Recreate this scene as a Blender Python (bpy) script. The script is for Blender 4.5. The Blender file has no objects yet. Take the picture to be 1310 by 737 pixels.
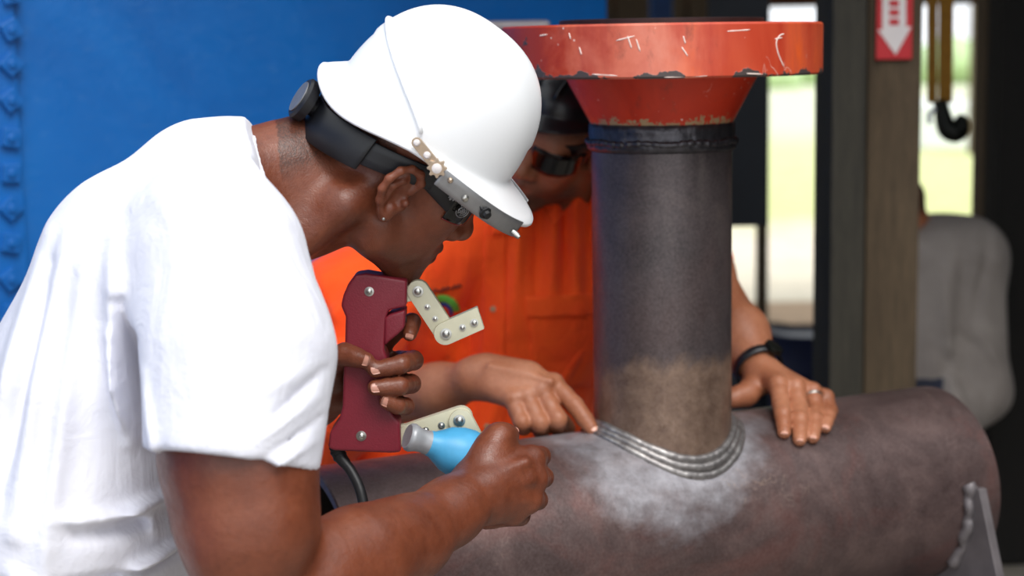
import bpy, bmesh, math, random
import numpy as np
from concurrent.futures import ThreadPoolExecutor
from mathutils import Vector, Matrix

# ------------------------------------------------------------------ camera, sky, sun, exposure
random.seed(7)
VERBOSE = False
rng = np.random.default_rng(7)
scene = bpy.context.scene
COL = scene.collection
FPX = 2200.0                       # focal length for a 1310 x 737 picture
CAM = np.array([0.0, 0.0, 1.55])
PITCH, ROLL = math.radians(8.0), math.radians(0.9)
_f = np.array([0, math.cos(PITCH), -math.sin(PITCH)])
_u0 = np.array([0, math.sin(PITCH), math.cos(PITCH)])
_r0 = np.array([1.0, 0, 0])
_r = _r0 * math.cos(ROLL) - _u0 * math.sin(ROLL)
_u = _u0 * math.cos(ROLL) + _r0 * math.sin(ROLL)
cd = bpy.data.cameras.new('camera')
cam = bpy.data.objects.new('camera', cd)
COL.objects.link(cam)
cd.sensor_width = 36.0
cd.lens = FPX / 1310 * 36
cd.clip_start, cd.clip_end = 0.05, 400
cd.dof.use_dof = True
cd.dof.focus_distance = 2.13
cd.dof.aperture_fstop = 3.3
cam.matrix_world = Matrix(((_r[0], _u[0], -_f[0], CAM[0]), (_r[1], _u[1], -_f[1], CAM[1]),
                           (_r[2], _u[2], -_f[2], CAM[2]), (0, 0, 0, 1)))
scene.camera = cam

w = bpy.data.worlds.new('overcast_sky')
scene.world = w
w.use_nodes = True
nt = w.node_tree
nt.nodes.clear()
_tc = nt.nodes.new('ShaderNodeTexCoord')
_sx = nt.nodes.new('ShaderNodeSeparateXYZ')
_cr = nt.nodes.new('ShaderNodeValToRGB')
_bg = nt.nodes.new('ShaderNodeBackground')
_wo = nt.nodes.new('ShaderNodeOutputWorld')
nt.links.new(_tc.outputs['Generated'], _sx.inputs[0])
nt.links.new(_sx.outputs['Z'], _cr.inputs[0])
nt.links.new(_cr.outputs[0], _bg.inputs[0])
nt.links.new(_bg.outputs[0], _wo.inputs[0])
_cr.color_ramp.elements[0].color = (0.92, 0.96, 1.0, 1)
_cr.color_ramp.elements[1].color = (0.93, 0.97, 1.0, 1)
_bg.inputs['Strength'].default_value = 1.42

def sun(name, strength, angle, direction, color=(1, 1, 1)):
    l = bpy.data.lights.new(name, 'SUN')
    l.energy, l.angle, l.color = strength, math.radians(angle), color
    o = bpy.data.objects.new(name, l)
    COL.objects.link(o)
    o.rotation_euler = Vector(direction).to_track_quat('-Z', 'Y').to_euler()
    o.location = (0, 0, 12)
    return o
# hazy sun high behind the camera: wide and soft on the two men, full on the field behind the shed
sun('hazy_sun', 2.2, 30, (-0.24, 0.56, -0.79), (1.0, 0.97, 0.93))

vs = scene.view_settings
vs.view_transform = 'Standard'
vs.look = 'None'
vs.gamma = 1.0
vs.use_curve_mapping = False
vs.exposure = 0.08

# ------------------------------------------------------------------ helpers
def P(px, py, Y):
    d = _f + _r * (px - 655) / FPX + _u * (368.5 - py) / FPX
    return CAM + d * (Y / d[1])

def M(rpx, Y):                      # a length of rpx picture pixels at distance Y, in metres
    return rpx * Y / FPX

def nrm(v):
    v = np.asarray(v, float)
    return v / np.linalg.norm(v)

def frame(fw, up):                  # columns: forward, left, up
    fw = nrm(fw)
    up = np.asarray(up, float)
    up = nrm(up - fw * np.dot(up, fw))
    return np.stack([fw, np.cross(up, fw), up], 1)

def link(o, parent=None):
    COL.objects.link(o)
    if parent is not None:
        o.parent = parent
    return o

def root_origin(o):
    while o.parent is not None:
        o = o.parent
    return np.array(o.location)

def tag(o, label=None, cat=None, group=None, kind=None):
    if label: o['label'] = label
    if cat: o['category'] = cat
    if group: o['group'] = group
    if kind: o['kind'] = kind
    return o

def thing(name, origin, label, cat, group=None):
    o = bpy.data.objects.new(name, None)
    o.empty_display_size = 0.05
    o.location = tuple(origin)
    link(o)
    return tag(o, label, cat, group)

def mesh_obj(name, V, F, mat, parent=None, origin=None, smooth=True, attrs=None):
    """V world coordinates; children are stored relative to their root's origin."""
    V = np.asarray(V, np.float64)
    base = root_origin(parent) if parent is not None else np.asarray(origin if origin is not None else (0, 0, 0), float)
    me = bpy.data.meshes.new(name)
    if isinstance(F, np.ndarray):
        n = len(F); k = F.shape[1]
        me.vertices.add(len(V)); me.vertices.foreach_set('co', (V - base).astype(np.float32).ravel())
        me.loops.add(n * k); me.loops.foreach_set('vertex_index', F.astype(np.int32).ravel())
        me.polygons.add(n)
        me.polygons.foreach_set('loop_start', np.arange(0, n * k, k, dtype=np.int32))
        me.polygons.foreach_set('loop_total', np.full(n, k, np.int32))
        me.update(calc_edges=True)
        me.validate()
    else:
        me.from_pydata([tuple(v) for v in (V - base)], [], F)
        me.update()
    me.polygons.foreach_set('use_smooth', np.full(len(me.polygons), smooth))
    if attrs:
        for an, av in attrs.items():
            a = me.attributes.new(an, 'FLOAT', 'POINT')
            a.data.foreach_set('value', np.asarray(av, np.float32))
    if mat is not None:
        me.materials.append(mat)
    o = bpy.data.objects.new(name, me)
    if parent is None:
        o.location = tuple(base)
    return link(o, parent)

def bm_obj(name, bm, mat, parent=None, origin=None, smooth=False, bevel=0.0, segs=2):
    """bmesh in world coordinates"""
    base = root_origin(parent) if parent is not None else np.asarray(origin if origin is not None else (0, 0, 0), float)
    bmesh.ops.recalc_face_normals(bm, faces=bm.faces[:])
    if bevel > 0:
        es = [e for e in bm.edges if len(e.link_faces) == 2 and e.calc_face_angle(0) > 0.5]
        bmesh.ops.bevel(bm, geom=es, offset=bevel, segments=segs, affect='EDGES', profile=0.6)
    bmesh.ops.translate(bm, verts=bm.verts[:], vec=Vector(-base))
    me = bpy.data.meshes.new(name)
    bm.to_mesh(me); bm.free()
    me.polygons.foreach_set('use_smooth', np.full(len(me.polygons), smooth))
    if smooth:
        me.set_sharp_from_angle(angle=math.radians(38))
    if mat is not None: me.materials.append(mat)
    o = bpy.data.objects.new(name, me)
    if parent is None: o.location = tuple(base)
    return link(o, parent)

def add_box(bm, c, half, R=None):
    R = np.eye(3) if R is None else R
    vs_ = []
    for sx in (-1, 1):
        for sy in (-1, 1):
            for sz in (-1, 1):
                vs_.append(bm.verts.new(tuple(np.asarray(c) + R @ (np.array([sx, sy, sz]) * half))))
    for q in ((0, 1, 3, 2), (4, 6, 7, 5), (0, 4, 5, 1), (2, 3, 7, 6), (0, 2, 6, 4), (1, 5, 7, 3)):
        bm.faces.new([vs_[i] for i in q])

def box(name, c, half, mat, parent=None, R=None, bevel=0.0, origin=None, smooth=False):
    bm = bmesh.new(); add_box(bm, c, np.asarray(half, float), R)
    return bm_obj(name, bm, mat, parent, origin=c if origin is None else origin, bevel=bevel, smooth=smooth)

def prism(bm, pts, axis):            # pts: world 3D polygon, extruded along axis vector
    axis = np.asarray(axis, float)
    a = [bm.verts.new(tuple(p)) for p in pts]
    b = [bm.verts.new(tuple(np.asarray(p) + axis)) for p in pts]
    n = len(pts)
    bm.faces.new(a); bm.faces.new(b[::-1])
    for i in range(n):
        bm.faces.new([a[i], b[i], b[(i + 1) % n], a[(i + 1) % n]])

def catmull(pts, n=8, closed=False):
    pts = np.asarray(pts, float)
    out = []
    N = len(pts)
    rngi = range(N if closed else N - 1)
    for i in rngi:
        p0 = pts[(i - 1) % N] if closed or i > 0 else 2 * pts[0] - pts[1]
        p1 = pts[i]; p2 = pts[(i + 1) % N]
        p3 = pts[(i + 2) % N] if closed or i + 2 < N else 2 * pts[-1] - pts[-2]
        for t in np.linspace(0, 1, n, endpoint=False):
            out.append(0.5 * (2 * p1 + (p2 - p0) * t + (2 * p0 - 5 * p1 + 4 * p2 - p3) * t * t + (3 * p1 - p0 - 3 * p2 + p3) * t ** 3))
    if not closed: out.append(pts[-1])
    return np.array(out)

def tube(path, rad, seg=12, closed=False, cap=True, flat=None):
    """sweep; rad scalar or array; flat=(normal array or None, a, b) not used. returns V,F list"""
    path = np.asarray(path, float)
    n = len(path)
    rad = np.full(n, rad) if np.isscalar(rad) else np.asarray(rad)
    T = np.gradient(path, axis=0) if not closed else np.roll(path, -1, 0) - np.roll(path, 1, 0)
    T /= np.linalg.norm(T, axis=1)[:, None]
    ref = np.array([0, 0, 1.0]) if abs(T[0][2]) < 0.9 else np.array([1.0, 0, 0])
    N = nrm(np.cross(T[0], ref))
    V, F = [], []
    for i in range(n):
        N = nrm(N - T[i] * np.dot(N, T[i]))
        B = np.cross(T[i], N)
        for j in range(seg):
            a = 2 * math.pi * j / seg
            V.append(path[i] + rad[i] * (math.cos(a) * N + math.sin(a) * B))
    m = n if closed else n - 1
    for i in range(m):
        for j in range(seg):
            i2 = (i + 1) % n
            F.append((i * seg + j, i * seg + (j + 1) % seg, i2 * seg + (j + 1) % seg, i2 * seg + j))
    if cap and not closed:
        F.append(tuple(range(seg))[::-1])
        F.append(tuple((n - 1) * seg + j for j in range(seg)))
    return V, F

def lathe(profile, c, axis=(0, 0, 1), seg=64, ripple=None):
    """profile list of (r, h); closed at ends when r==0"""
    ax = nrm(axis)
    ref = np.array([0, 0, 1.0]) if abs(ax[2]) < 0.9 else np.array([1.0, 0, 0])
    e1 = nrm(np.cross(ref, ax)); e2 = np.cross(ax, e1)
    V, F = [], []
    n = len(profile)
    for i, (r, h) in enumerate(profile):
        for j in range(seg):
            a = 2 * math.pi * j / seg
            rr = r + (ripple(i, a) if ripple else 0)
            V.append(np.asarray(c) + ax * h + rr * (math.cos(a) * e1 + math.sin(a) * e2))
    for i in range(n - 1):
        for j in range(seg):
            F.append((i * seg + j, i * seg + (j + 1) % seg, (i + 1) * seg + (j + 1) % seg, (i + 1) * seg + j))
    F.append(tuple(range(seg))[::-1]); F.append(tuple((n - 1) * seg + j for j in range(seg)))
    return V, F

def lathe_obj(name, profile, c, mat, parent=None, axis=(0, 0, 1), seg=64, ripple=None, sharp=40, origin=None):
    V, F = lathe(profile, c, axis, seg, ripple)
    o = mesh_obj(name, V, F, mat, parent, origin=c if origin is None else origin)
    o.data.set_sharp_from_angle(angle=math.radians(sharp))
    return o

# ------------------------------------------------------------------ signed-distance modelling
class Rc:
    def __init__(s, a, b, ra, rb=None, k=0.01, op='+', sy=1.0):
        s.a = np.asarray(a, np.float32); s.b = np.asarray(b, np.float32)
        s.ra = ra; s.rb = ra if rb is None else rb; s.k = k; s.op = op
        s.sc = np.array([1, sy, 1], np.float32)
        ab = (s.b - s.a) * s.sc
        s.ab = ab; s.l2 = max(float(ab @ ab), 1e-12)
        m = max(s.ra, s.rb)
        mm = np.array([m, m / sy, m])
        s.lo = np.minimum(s.a, s.b) - mm; s.hi = np.maximum(s.a, s.b) + mm
    def d(s, p):
        q = (p - s.a) * s.sc if s.sc[1] != 1 else p - s.a
        t = np.clip((q @ s.ab) / s.l2, 0, 1)
        q = q - t[:, None] * s.ab
        return np.sqrt(np.einsum('ij,ij->i', q, q)) - (s.ra + t * (s.rb - s.ra))

class El:
    def __init__(s, c, r, R=None, k=0.01, op='+'):
        s.c = np.asarray(c, np.float32); s.r = np.asarray(r, np.float32)
        s.R = np.eye(3, dtype=np.float32) if R is None else np.asarray(R, np.float32)
        s.k = k; s.op = op
        e = np.sqrt(((s.R * s.r) ** 2).sum(1))
        s.lo = s.c - e; s.hi = s.c + e
    def d(s, p):
        q = (p - s.c) @ s.R
        a = q / s.r
        k0 = np.sqrt(np.einsum('ij,ij->i', a, a))
        b = a / s.r
        k1 = np.sqrt(np.einsum('ij,ij->i', b, b)) + 1e-6
        return np.where(k0 < 0.05, -s.r.min(), k0 * (k0 - 1) / k1)

class Pl:                            # half space: inside where (p-c).n < 0
    def __init__(s, c, n, k=0.0, op='&'):
        s.c = np.asarray(c, np.float32); s.n = nrm(n).astype(np.float32); s.k = k; s.op = op
        s.lo = s.hi = None
    def d(s, p):
        return (p - s.c) @ s.n

class Grp:
    def __init__(s, prims, k=0.01, op='+'):
        s.p = prims; s.k = k; s.op = op
        L = [q for q in prims if q.op == '+' and q.lo is not None]
        s.lo = np.min([q.lo for q in L], 0); s.hi = np.max([q.hi for q in L], 0)
    def d(s, p):
        return combine(s.p, p)

def combine(prims, p, idx=None):
    D = np.full(len(p), 1e3, np.float32)
    for i, q in enumerate(prims):
        if idx is not None and not idx[i]:
            continue
        x = q.d(p).astype(np.float32)
        if q.op == '+':
            a, b, s = D, x, 1
        elif q.op == '-':
            a, b, s = -D, x, -1
        else:
            a, b, s = -D, -x, -1
        if q.k > 1e-6:
            h = np.maximum(q.k - np.abs(a - b), 0) / q.k
            D = s * (np.minimum(a, b) - h * h * q.k * 0.25)
        else:
            D = s * np.minimum(a, b)
    return D

def extract(prims, h, B=16, disp=None, dmax=0.0):
    pos = [q for q in prims if q.op == '+' and q.lo is not None]
    pad = 4 * h + dmax + 0.5 * max(q.k for q in prims)
    lo = np.min([q.lo for q in pos], 0) - pad
    hi = np.max([q.hi for q in pos], 0) + pad
    nb = np.ceil((hi - lo) / (B * h)).astype(int)
    NX, NY, NZ = nb * B + 2
    Rb = 0.5 * B * h * 1.7321
    K = np.array([q.k for q in prims])
    Kc = np.maximum.accumulate(K[::-1])[::-1]          # the widest blend still to come
    # coarse pass over groups of 4 x 4 x 4 blocks, then over blocks
    nc = -(-nb // 4)
    cc = np.stack(np.meshgrid(*[np.arange(n) for n in nc], indexing='ij'), -1).reshape(-1, 3)
    ccen = (lo + (cc + 0.5) * 4 * B * h).astype(np.float32)
    keep = np.abs(combine(prims, ccen)) < 4 * Rb * 1.25 + dmax
    cc = cc[keep]
    o4 = np.stack(np.meshgrid(*[np.arange(4)] * 3, indexing='ij'), -1).reshape(-1, 3)
    ci = (cc[:, None, :] * 4 + o4[None]).reshape(-1, 3)
    ci = ci[(ci < nb).all(1)]
    cen = (lo + (ci + 0.5) * B * h).astype(np.float32)
    PD = np.stack([q.d(cen) for q in prims], 0)
    D = combine(prims, cen)
    act = np.where(np.abs(D) < Rb * 1.3 + dmax)[0]
    g = np.arange(B + 1)
    loc = np.stack(np.meshgrid(g, g, g, indexing='ij'), -1).reshape(-1, 3).astype(np.float32) * h
    corner = [(0, 0, 0), (1, 0, 0), (0, 1, 0), (1, 1, 0), (0, 0, 1), (1, 0, 1), (0, 1, 1), (1, 1, 1)]
    edges = [(a, b) for a in range(8) for b in range(a + 1, 8) if bin(a ^ b).count('1') == 1]
    planes = np.array([q.lo is None for q in prims])
    def work(bi):
        rel = PD[:, bi] < max(D[bi], 0) + 2.05 * Rb + Kc
        neg = np.array([q.op == '-' for q in prims])
        rel = np.where(neg, PD[:, bi] < Rb * 1.05 + K + np.maximum(-D[bi], 0) * 0 + 0.004, rel)
        rel = np.where(planes, PD[:, bi] > -(1.1 * Rb + K + 0.004 + max(-D[bi], 0)), rel)
        org = lo + ci[bi] * B * h
        p = loc + org.astype(np.float32)
        d = combine(prims, p, rel)
        if disp is not None: d = d + disp(p)
        d = d.reshape(B + 1, B + 1, B + 1)
        s = d < 0
        if s.all() or not s.any(): return None
        cnt = np.zeros((B, B, B), np.int8)
        for x, y, z in corner: cnt += s[x:B + x, y:B + y, z:B + z]
        ii = np.stack(np.where((cnt > 0) & (cnt < 8)), 1)
        if len(ii) == 0: return None
        v8 = np.stack([d[ii[:, 0] + x, ii[:, 1] + y, ii[:, 2] + z] for x, y, z in corner], 1)
        acc = np.zeros((len(ii), 3)); n = np.zeros(len(ii))
        for a, b in edges:
            m = (v8[:, a] < 0) != (v8[:, b] < 0)
            t = np.where(m, v8[:, a] / np.where(m, v8[:, a] - v8[:, b], 1), 0)
            ca, cb = np.array(corner[a]), np.array(corner[b])
            acc += np.where(m[:, None], ca + t[:, None] * (cb - ca), 0)
            n += m
        gi = ii + ci[bi] * B + 1
        qs = []
        for ax in range(3):
            o = [0, 0, 0]; o[ax] = 1
            s0 = s[:B, :B, :B]; s1 = s[o[0]:B + o[0], o[1]:B + o[1], o[2]:B + o[2]]
            e = np.stack(np.where(s0 != s1), 1)
            if len(e) == 0: continue
            fl = s0[e[:, 0], e[:, 1], e[:, 2]]
            ge = e + ci[bi] * B + 1
            b1, b2 = np.zeros(3, int), np.zeros(3, int)
            b1[(ax + 1) % 3] = 1; b2[(ax + 2) % 3] = 1
            q4 = [ge - b1 - b2, ge - b2, ge, ge - b1]
            qq = np.stack([(x[:, 0] * NY + x[:, 1]) * NZ + x[:, 2] for x in q4], 1)
            qq[~fl] = qq[~fl][:, ::-1]
            qs.append(qq)
        return (gi[:, 0] * NY + gi[:, 1]) * NZ + gi[:, 2], org + (ii + acc / n[:, None]) * h, np.concatenate(qs) if qs else np.zeros((0, 4), int)
    with ThreadPoolExecutor(4) as ex:
        res = [r for r in ex.map(work, act, chunksize=16) if r is not None]
    ids = np.concatenate([r[0] for r in res]); verts = np.concatenate([r[1] for r in res]); quads = np.concatenate([r[2] for r in res])
    o = np.argsort(ids); ids = ids[o]; verts = verts[o]
    f = np.clip(np.searchsorted(ids, quads), 0, len(ids) - 1)
    ok = (ids[f] == quads).all(1)
    if VERBOSE: print('extract', len(verts), len(act), 'lost', (~ok).sum())
    return verts, f[ok]

def chain(pts, rads, k=0.006, op='+'):
    return [Rc(pts[i], pts[i + 1], rads[i], rads[i + 1], k, op) for i in range(len(pts) - 1)]

def folds(lst):
    """cloth folds: ridges (amp > 0) and creases (amp < 0) along segments in the x-z plane of distance Y"""
    S = []
    for (x0, y0, x1, y1, wpx, amp, Y, yr) in lst:
        a, b = P(x0, y0, Y), P(x1, y1, Y)
        S.append((a[[0, 2]].astype(np.float32), b[[0, 2]].astype(np.float32), M(wpx, Y), amp, Y, yr))
    def f(p):
        q = p[:, [0, 2]]
        out = np.zeros(len(p), np.float32)
        pl, ph_ = p.min(0), p.max(0)
        for a, b, wd, amp, Y, yr in S:
            if abs(0.5 * (pl[1] + ph_[1]) - Y) > yr + 0.5 * (ph_[1] - pl[1]): continue
            if (np.minimum(a, b) - 2.6 * wd > ph_[[0, 2]]).any() or (np.maximum(a, b) + 2.6 * wd < pl[[0, 2]]).any(): continue
            ab = b - a
            t = ((q - a) @ ab) / (ab @ ab)
            tc = np.clip(t, 0, 1)
            e = q - a - tc[:, None] * ab
            m = np.exp(-np.einsum('ij,ij->i', e, e) / (wd * wd)) * (0.25 + 0.75 * np.sin(np.pi * np.clip(tc, 0.06, 0.94)))
            m *= np.clip((yr - np.abs(p[:, 1] - Y)) / (0.3 * yr), 0, 1)
            out -= amp * m
        return out
    return f

# ------------------------------------------------------------------ materials
def srgb(r, g, b):
    return tuple(((c / 255) / 12.92 if c / 255 <= 0.04045 else ((c / 255 + 0.055) / 1.055) ** 2.4) for c in (r, g, b)) + (1,)

class Mat:
    def __init__(s, name):
        s.m = bpy.data.materials.new(name); s.m.use_nodes = True
        s.t = s.m.node_tree
        s.b = s.t.nodes['Principled BSDF']
        s._tc = None
    def n(s, typ, **kw):
        x = s.t.nodes.new(typ)
        for k_, v in kw.items():
            if k_.startswith('_'): setattr(x, k_[1:], v)
            else: x.inputs[k_.replace('__', ' ')].default_value = v
        return x
    def l(s, a, b): s.t.links.new(a, b)
    def co(s, scale=None, rot=None):
        if s._tc is None: s._tc = s.n('ShaderNodeTexCoord')
        if scale is None: return s._tc.outputs['Object']
        mp = s.n('ShaderNodeMapping'); mp.inputs['Scale'].default_value = scale
        if rot: mp.inputs['Rotation'].default_value = rot
        s.l(s._tc.outputs['Object'], mp.inputs[0])
        return mp.outputs[0]
    def noise(s, scale, detail=4, rough=0.55, vec=None, dist=0.0):
        x = s.n('ShaderNodeTexNoise', Scale=scale, Detail=detail, Roughness=rough, Distortion=dist)
        s.l(vec if vec is not None else s.co(), x.inputs['Vector'])
        return x.outputs[0]
    def voro(s, scale, vec=None, feature='F1'):
        x = s.n('ShaderNodeTexVoronoi', Scale=scale); x.feature = feature
        s.l(vec if vec is not None else s.co(), x.inputs['Vector'])
        return x.outputs[0]
    def ramp(s, fac, stops):
        r = s.n('ShaderNodeValToRGB')
        e = r.color_ramp.elements
        while len(e) < len(stops): e.new(0.5)
        for i, (p, c) in enumerate(stops):
            e[i].position = p; e[i].color = c if isinstance(c, tuple) else (c, c, c, 1)
        s.l(fac, r.inputs[0])
        return r.outputs[0]
    def mix(s, fac, a, b, blend='MIX'):
        x = s.n('ShaderNodeMix', _data_type='RGBA', _blend_type=blend)
        for v, i in ((fac, 0), (a, 6), (b, 7)):
            if isinstance(v, (int, float, tuple)): x.inputs[i].default_value = v
            else: s.l(v, x.inputs[i])
        return x.outputs[2]
    def math(s, op, a, b=0.0, c=None, clamp=False):
        x = s.n('ShaderNodeMath', _operation=op, _use_clamp=clamp)
        for i, v in enumerate((a, b) if c is None else (a, b, c)):
            if isinstance(v, (int, float)): x.inputs[i].default_value = v
            else: s.l(v, x.inputs[i])
        return x.outputs[0]
    def attr(s, name):
        x = s.n('ShaderNodeAttribute'); x.attribute_name = name
        return x.outputs['Fac']
    def xyz(s):
        x = s.n('ShaderNodeSeparateXYZ'); s.l(s.co(), x.inputs[0])
        return x.outputs
    def bump(s, h, strength=0.3, dist=0.01, prev=None):
        x = s.n('ShaderNodeBump', Strength=strength, Distance=dist)
        s.l(h, x.inputs['Height'])
        if prev is not None: s.l(prev, x.inputs['Normal'])
        s.l(x.outputs[0], s.b.inputs['Normal'])
        return x.outputs[0]
    def set(s, **kw):
        for k_, v in kw.items():
            i = s.b.inputs[k_.replace('__', ' ')]
            if hasattr(v, 'is_output'): s.l(v, i)
            else: i.default_value = v
        return s

def simple(name, col, rough=0.5, metal=0.0, var=0.12, scale=40, bump=0.05, **kw):
    m = Mat(name)
    n = m.noise(scale)
    dk = tuple(c * (1 - var) for c in col[:3]) + (1,)
    lt = tuple(min(1, c * (1 + var)) for c in col[:3]) + (1,)
    m.set(Base__Color=m.ramp(n, [(0.3, dk), (0.7, lt)]), Roughness=rough, Metallic=metal, **kw)
    if bump: m.bump(n, bump, 0.003)
    return m.m

def skin_mat(name, dark, mid, light, rough=0.42, hair=(0.008, 0.006, 0.005, 1)):
    m = Mat(name)
    big = m.noise(9, 4, 0.6)
    fine = m.noise(160, 3, 0.6)
    c = m.ramp(big, [(0.25, dark), (0.5, mid), (0.78, light)])
    c = m.mix(0.16, c, m.ramp(fine, [(0.3, dark), (0.7, light)]))
    c = m.mix(m.attr('lip'), c, tuple(x * y for x, y in zip(mid[:3], (0.75, 0.42, 0.5))) + (1,))
    hm = m.math('MULTIPLY', m.attr('hair'), m.ramp(m.noise(420, 2, 0.7), [(0.35, 0.45), (0.62, 1.0)]))
    c = m.mix(hm, c, hair)
    m.set(Base__Color=c, Roughness=m.ramp(m.noise(70), [(0.3, rough - 0.06), (0.7, rough + 0.1)]),
          Subsurface__Weight=0.12, Subsurface__Radius=(0.006, 0.0025, 0.0012))
    b1 = m.bump(m.voro(520), 0.16, 0.0012)
    b2 = m.bump(m.noise(110, 4, 0.6), 0.18, 0.003, b1)
    m.bump(m.noise(30, 3, 0.5, dist=0.6), 0.16, 0.008, b2)
    return m.m

def cloth_mat(name, a, b, weave=900, wrinkle=0.25, rough=0.9, scale=7, sheen=0.1):
    m = Mat(name)
    n1 = m.noise(scale, 5, 0.55, dist=0.8)
    c = m.ramp(n1, [(0.3, a), (0.7, b)])
    m.set(Base__Color=c, Roughness=rough, Sheen__Weight=sheen)
    b1 = m.bump(m.noise(weave, 2, 0.5), 0.12, 0.001)
    b2 = m.bump(m.noise(24, 5, 0.6, dist=1.2), wrinkle, 0.012, b1)
    m.bump(m.noise(7, 4, 0.55, m.co((1, 1, 0.35)), dist=1.5), wrinkle, 0.03, b2)
    return m.m

MT = {}
MT['skin_dark'] = skin_mat('dark_brown_skin', srgb(82, 39, 25), srgb(116, 61, 40), srgb(142, 82, 57), 0.38)
MT['skin_tan'] = skin_mat('tan_skin', srgb(118, 68, 45), srgb(158, 97, 67), srgb(186, 126, 95), 0.46)
MT['nail_dark'] = simple('fingernail_pink_brown', srgb(196, 140, 122), 0.3, 0, 0.05, 200, 0)
MT['nail_tan'] = simple('fingernail_pale_pink', srgb(225, 172, 152), 0.3, 0, 0.05, 200, 0)
MT['tee'] = cloth_mat('white_cotton_jersey', srgb(221, 221, 232), srgb(230, 230, 239), 1100, 0.22)
MT['rib'] = cloth_mat('white_ribbed_collar', srgb(232, 231, 240), srgb(240, 239, 246), 900, 0.1)
MT['orange'] = cloth_mat('orange_work_cotton', srgb(246, 68, 0), srgb(255, 88, 3), 900, 0.36)
MT['denim'] = cloth_mat('dark_work_denim', srgb(28, 32, 46), srgb(44, 50, 70), 800, 0.25)
MT['grey_shirt'] = cloth_mat('pale_grey_work_shirt', srgb(134, 125, 120), srgb(158, 149, 143), 700, 0.3)
MT['boot'] = simple('brown_boot_leather', srgb(60, 40, 26), 0.55, 0, 0.25, 30, 0.2)
MT['hat_white'] = simple('white_hat_shell', srgb(240, 241, 243), 0.32, 0, 0.015, 15, 0.01)
MT['hat_black'] = simple('black_hat_shell', srgb(24, 24, 27), 0.28, 0, 0.1, 25, 0.03)
MT['strap_black'] = simple('black_plastic_strap', srgb(20, 21, 26), 0.42, 0, 0.15, 60, 0.08)
MT['lens'] = simple('black_glasses_lens', srgb(6, 6, 8), 0.08, 0, 0.05, 20, 0)
MT['lens_red'] = simple('dark_red_lens_edge', srgb(120, 14, 14), 0.2, 0, 0.1, 40, 0)
MT['alu'] = simple('dull_aluminium_band', srgb(150, 150, 152), 0.42, 0.75, 0.08, 60, 0.05)
MT['steel'] = simple('bright_screw_steel', srgb(190, 188, 182), 0.28, 0.95, 0.08, 120, 0.05)
MT['brass'] = simple('pale_brass_rivet', srgb(200, 180, 160), 0.3, 0.9, 0.1, 90, 0.05)
MT['yoke'] = simple('maroon_moulded_plastic', srgb(124, 30, 46), 0.46, 0, 0.06, 500, 0.16)
MT['cream'] = simple('cream_painted_link', srgb(206, 202, 176), 0.45, 0, 0.05, 60, 0.06)
MT['rubber'] = simple('black_cable_rubber', srgb(22, 22, 25), 0.5, 0, 0.15, 120, 0.08)
MT['bulb'] = simple('blue_rubber_bulb', srgb(72, 160, 206), 0.42, 0, 0.07, 60, 0.06)
MT['nozzle'] = simple('grey_nozzle_plastic', srgb(158, 160, 164), 0.35, 0.2, 0.08, 60, 0.05)
MT['red_print'] = simple('red_sign_face', srgb(190, 24, 34), 0.45, 0, 0.08, 20, 0.02)
MT['white_print'] = simple('white_sign_print', srgb(222, 214, 212), 0.5, 0, 0.05, 20, 0.02)
# ------------------------------------------------------------------ the setting
def wood_mat(name, a, b, scale=1.0, axis=(14, 14, 1.2)):
    m = Mat(name)
    g = m.noise(3.2 * scale, 6, 0.65, m.co(axis), dist=1.4)
    fine = m.noise(22 * scale, 4, 0.6, m.co(axis))
    c = m.ramp(g, [(0.3, a), (0.7, b)])
    c = m.mix(0.3, c, m.ramp(fine, [(0.35, a), (0.65, b)]))
    m.set(Base__Color=c, Roughness=0.85)
    m.bump(fine, 0.35, 0.006)
    return m.m

def ground_mat():
    m = Mat('pale_dirt_and_dry_grass')
    x = m.xyz()
    yy = m.math('ADD', x['Y'], m.math('MULTIPLY', m.noise(0.5, 4), 5.0))
    c = m.ramp(m.math('MULTIPLY', yy, 0.01), [(0.10, srgb(196, 176, 150)), (0.135, srgb(214, 204, 186)), (0.165, srgb(222, 206, 194)),
                                              (0.185, srgb(196, 204, 132)), (0.3, srgb(204, 214, 150)), (0.36, srgb(206, 212, 186))])
    sp = m.noise(6, 5, 0.7)
    c = m.mix(0.25, c, m.ramp(sp, [(0.35, srgb(150, 146, 90)), (0.65, srgb(236, 232, 196))]))
    m.set(Base__Color=c, Roughness=0.95)
    m.bump(sp, 0.4, 0.05)
    return m.m

def blue_paint():
    m = Mat('blue_tank_paint')
    big = m.noise(1.6, 5, 0.6, dist=0.6)
    c = m.ramp(big, [(0.25, srgb(4, 84, 158)), (0.55, srgb(10, 102, 180)), (0.8, srgb(34, 122, 196))])
    sc = m.noise(26, 5, 0.7, m.co((1, 1, 2.5)), dist=1.0)
    c = m.mix(m.ramp(sc, [(0.6, 0.0), (0.8, 0.3)]), c, srgb(90, 140, 185))
    m.set(Base__Color=c, Roughness=m.ramp(sc, [(0.3, 0.34), (0.7, 0.5)]))
    b = m.bump(big, 0.25, 0.03)
    m.bump(m.noise(55, 4, 0.6), 0.15, 0.004, b)
    return m.m

def concrete():
    m = Mat('worn_concrete')
    n = m.noise(4, 6, 0.65)
    m.set(Base__Color=m.ramp(n, [(0.3, srgb(128, 120, 110)), (0.7, srgb(170, 163, 152))]), Roughness=0.9)
    m.bump(m.noise(60, 4), 0.3, 0.004)
    return m.m

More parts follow.
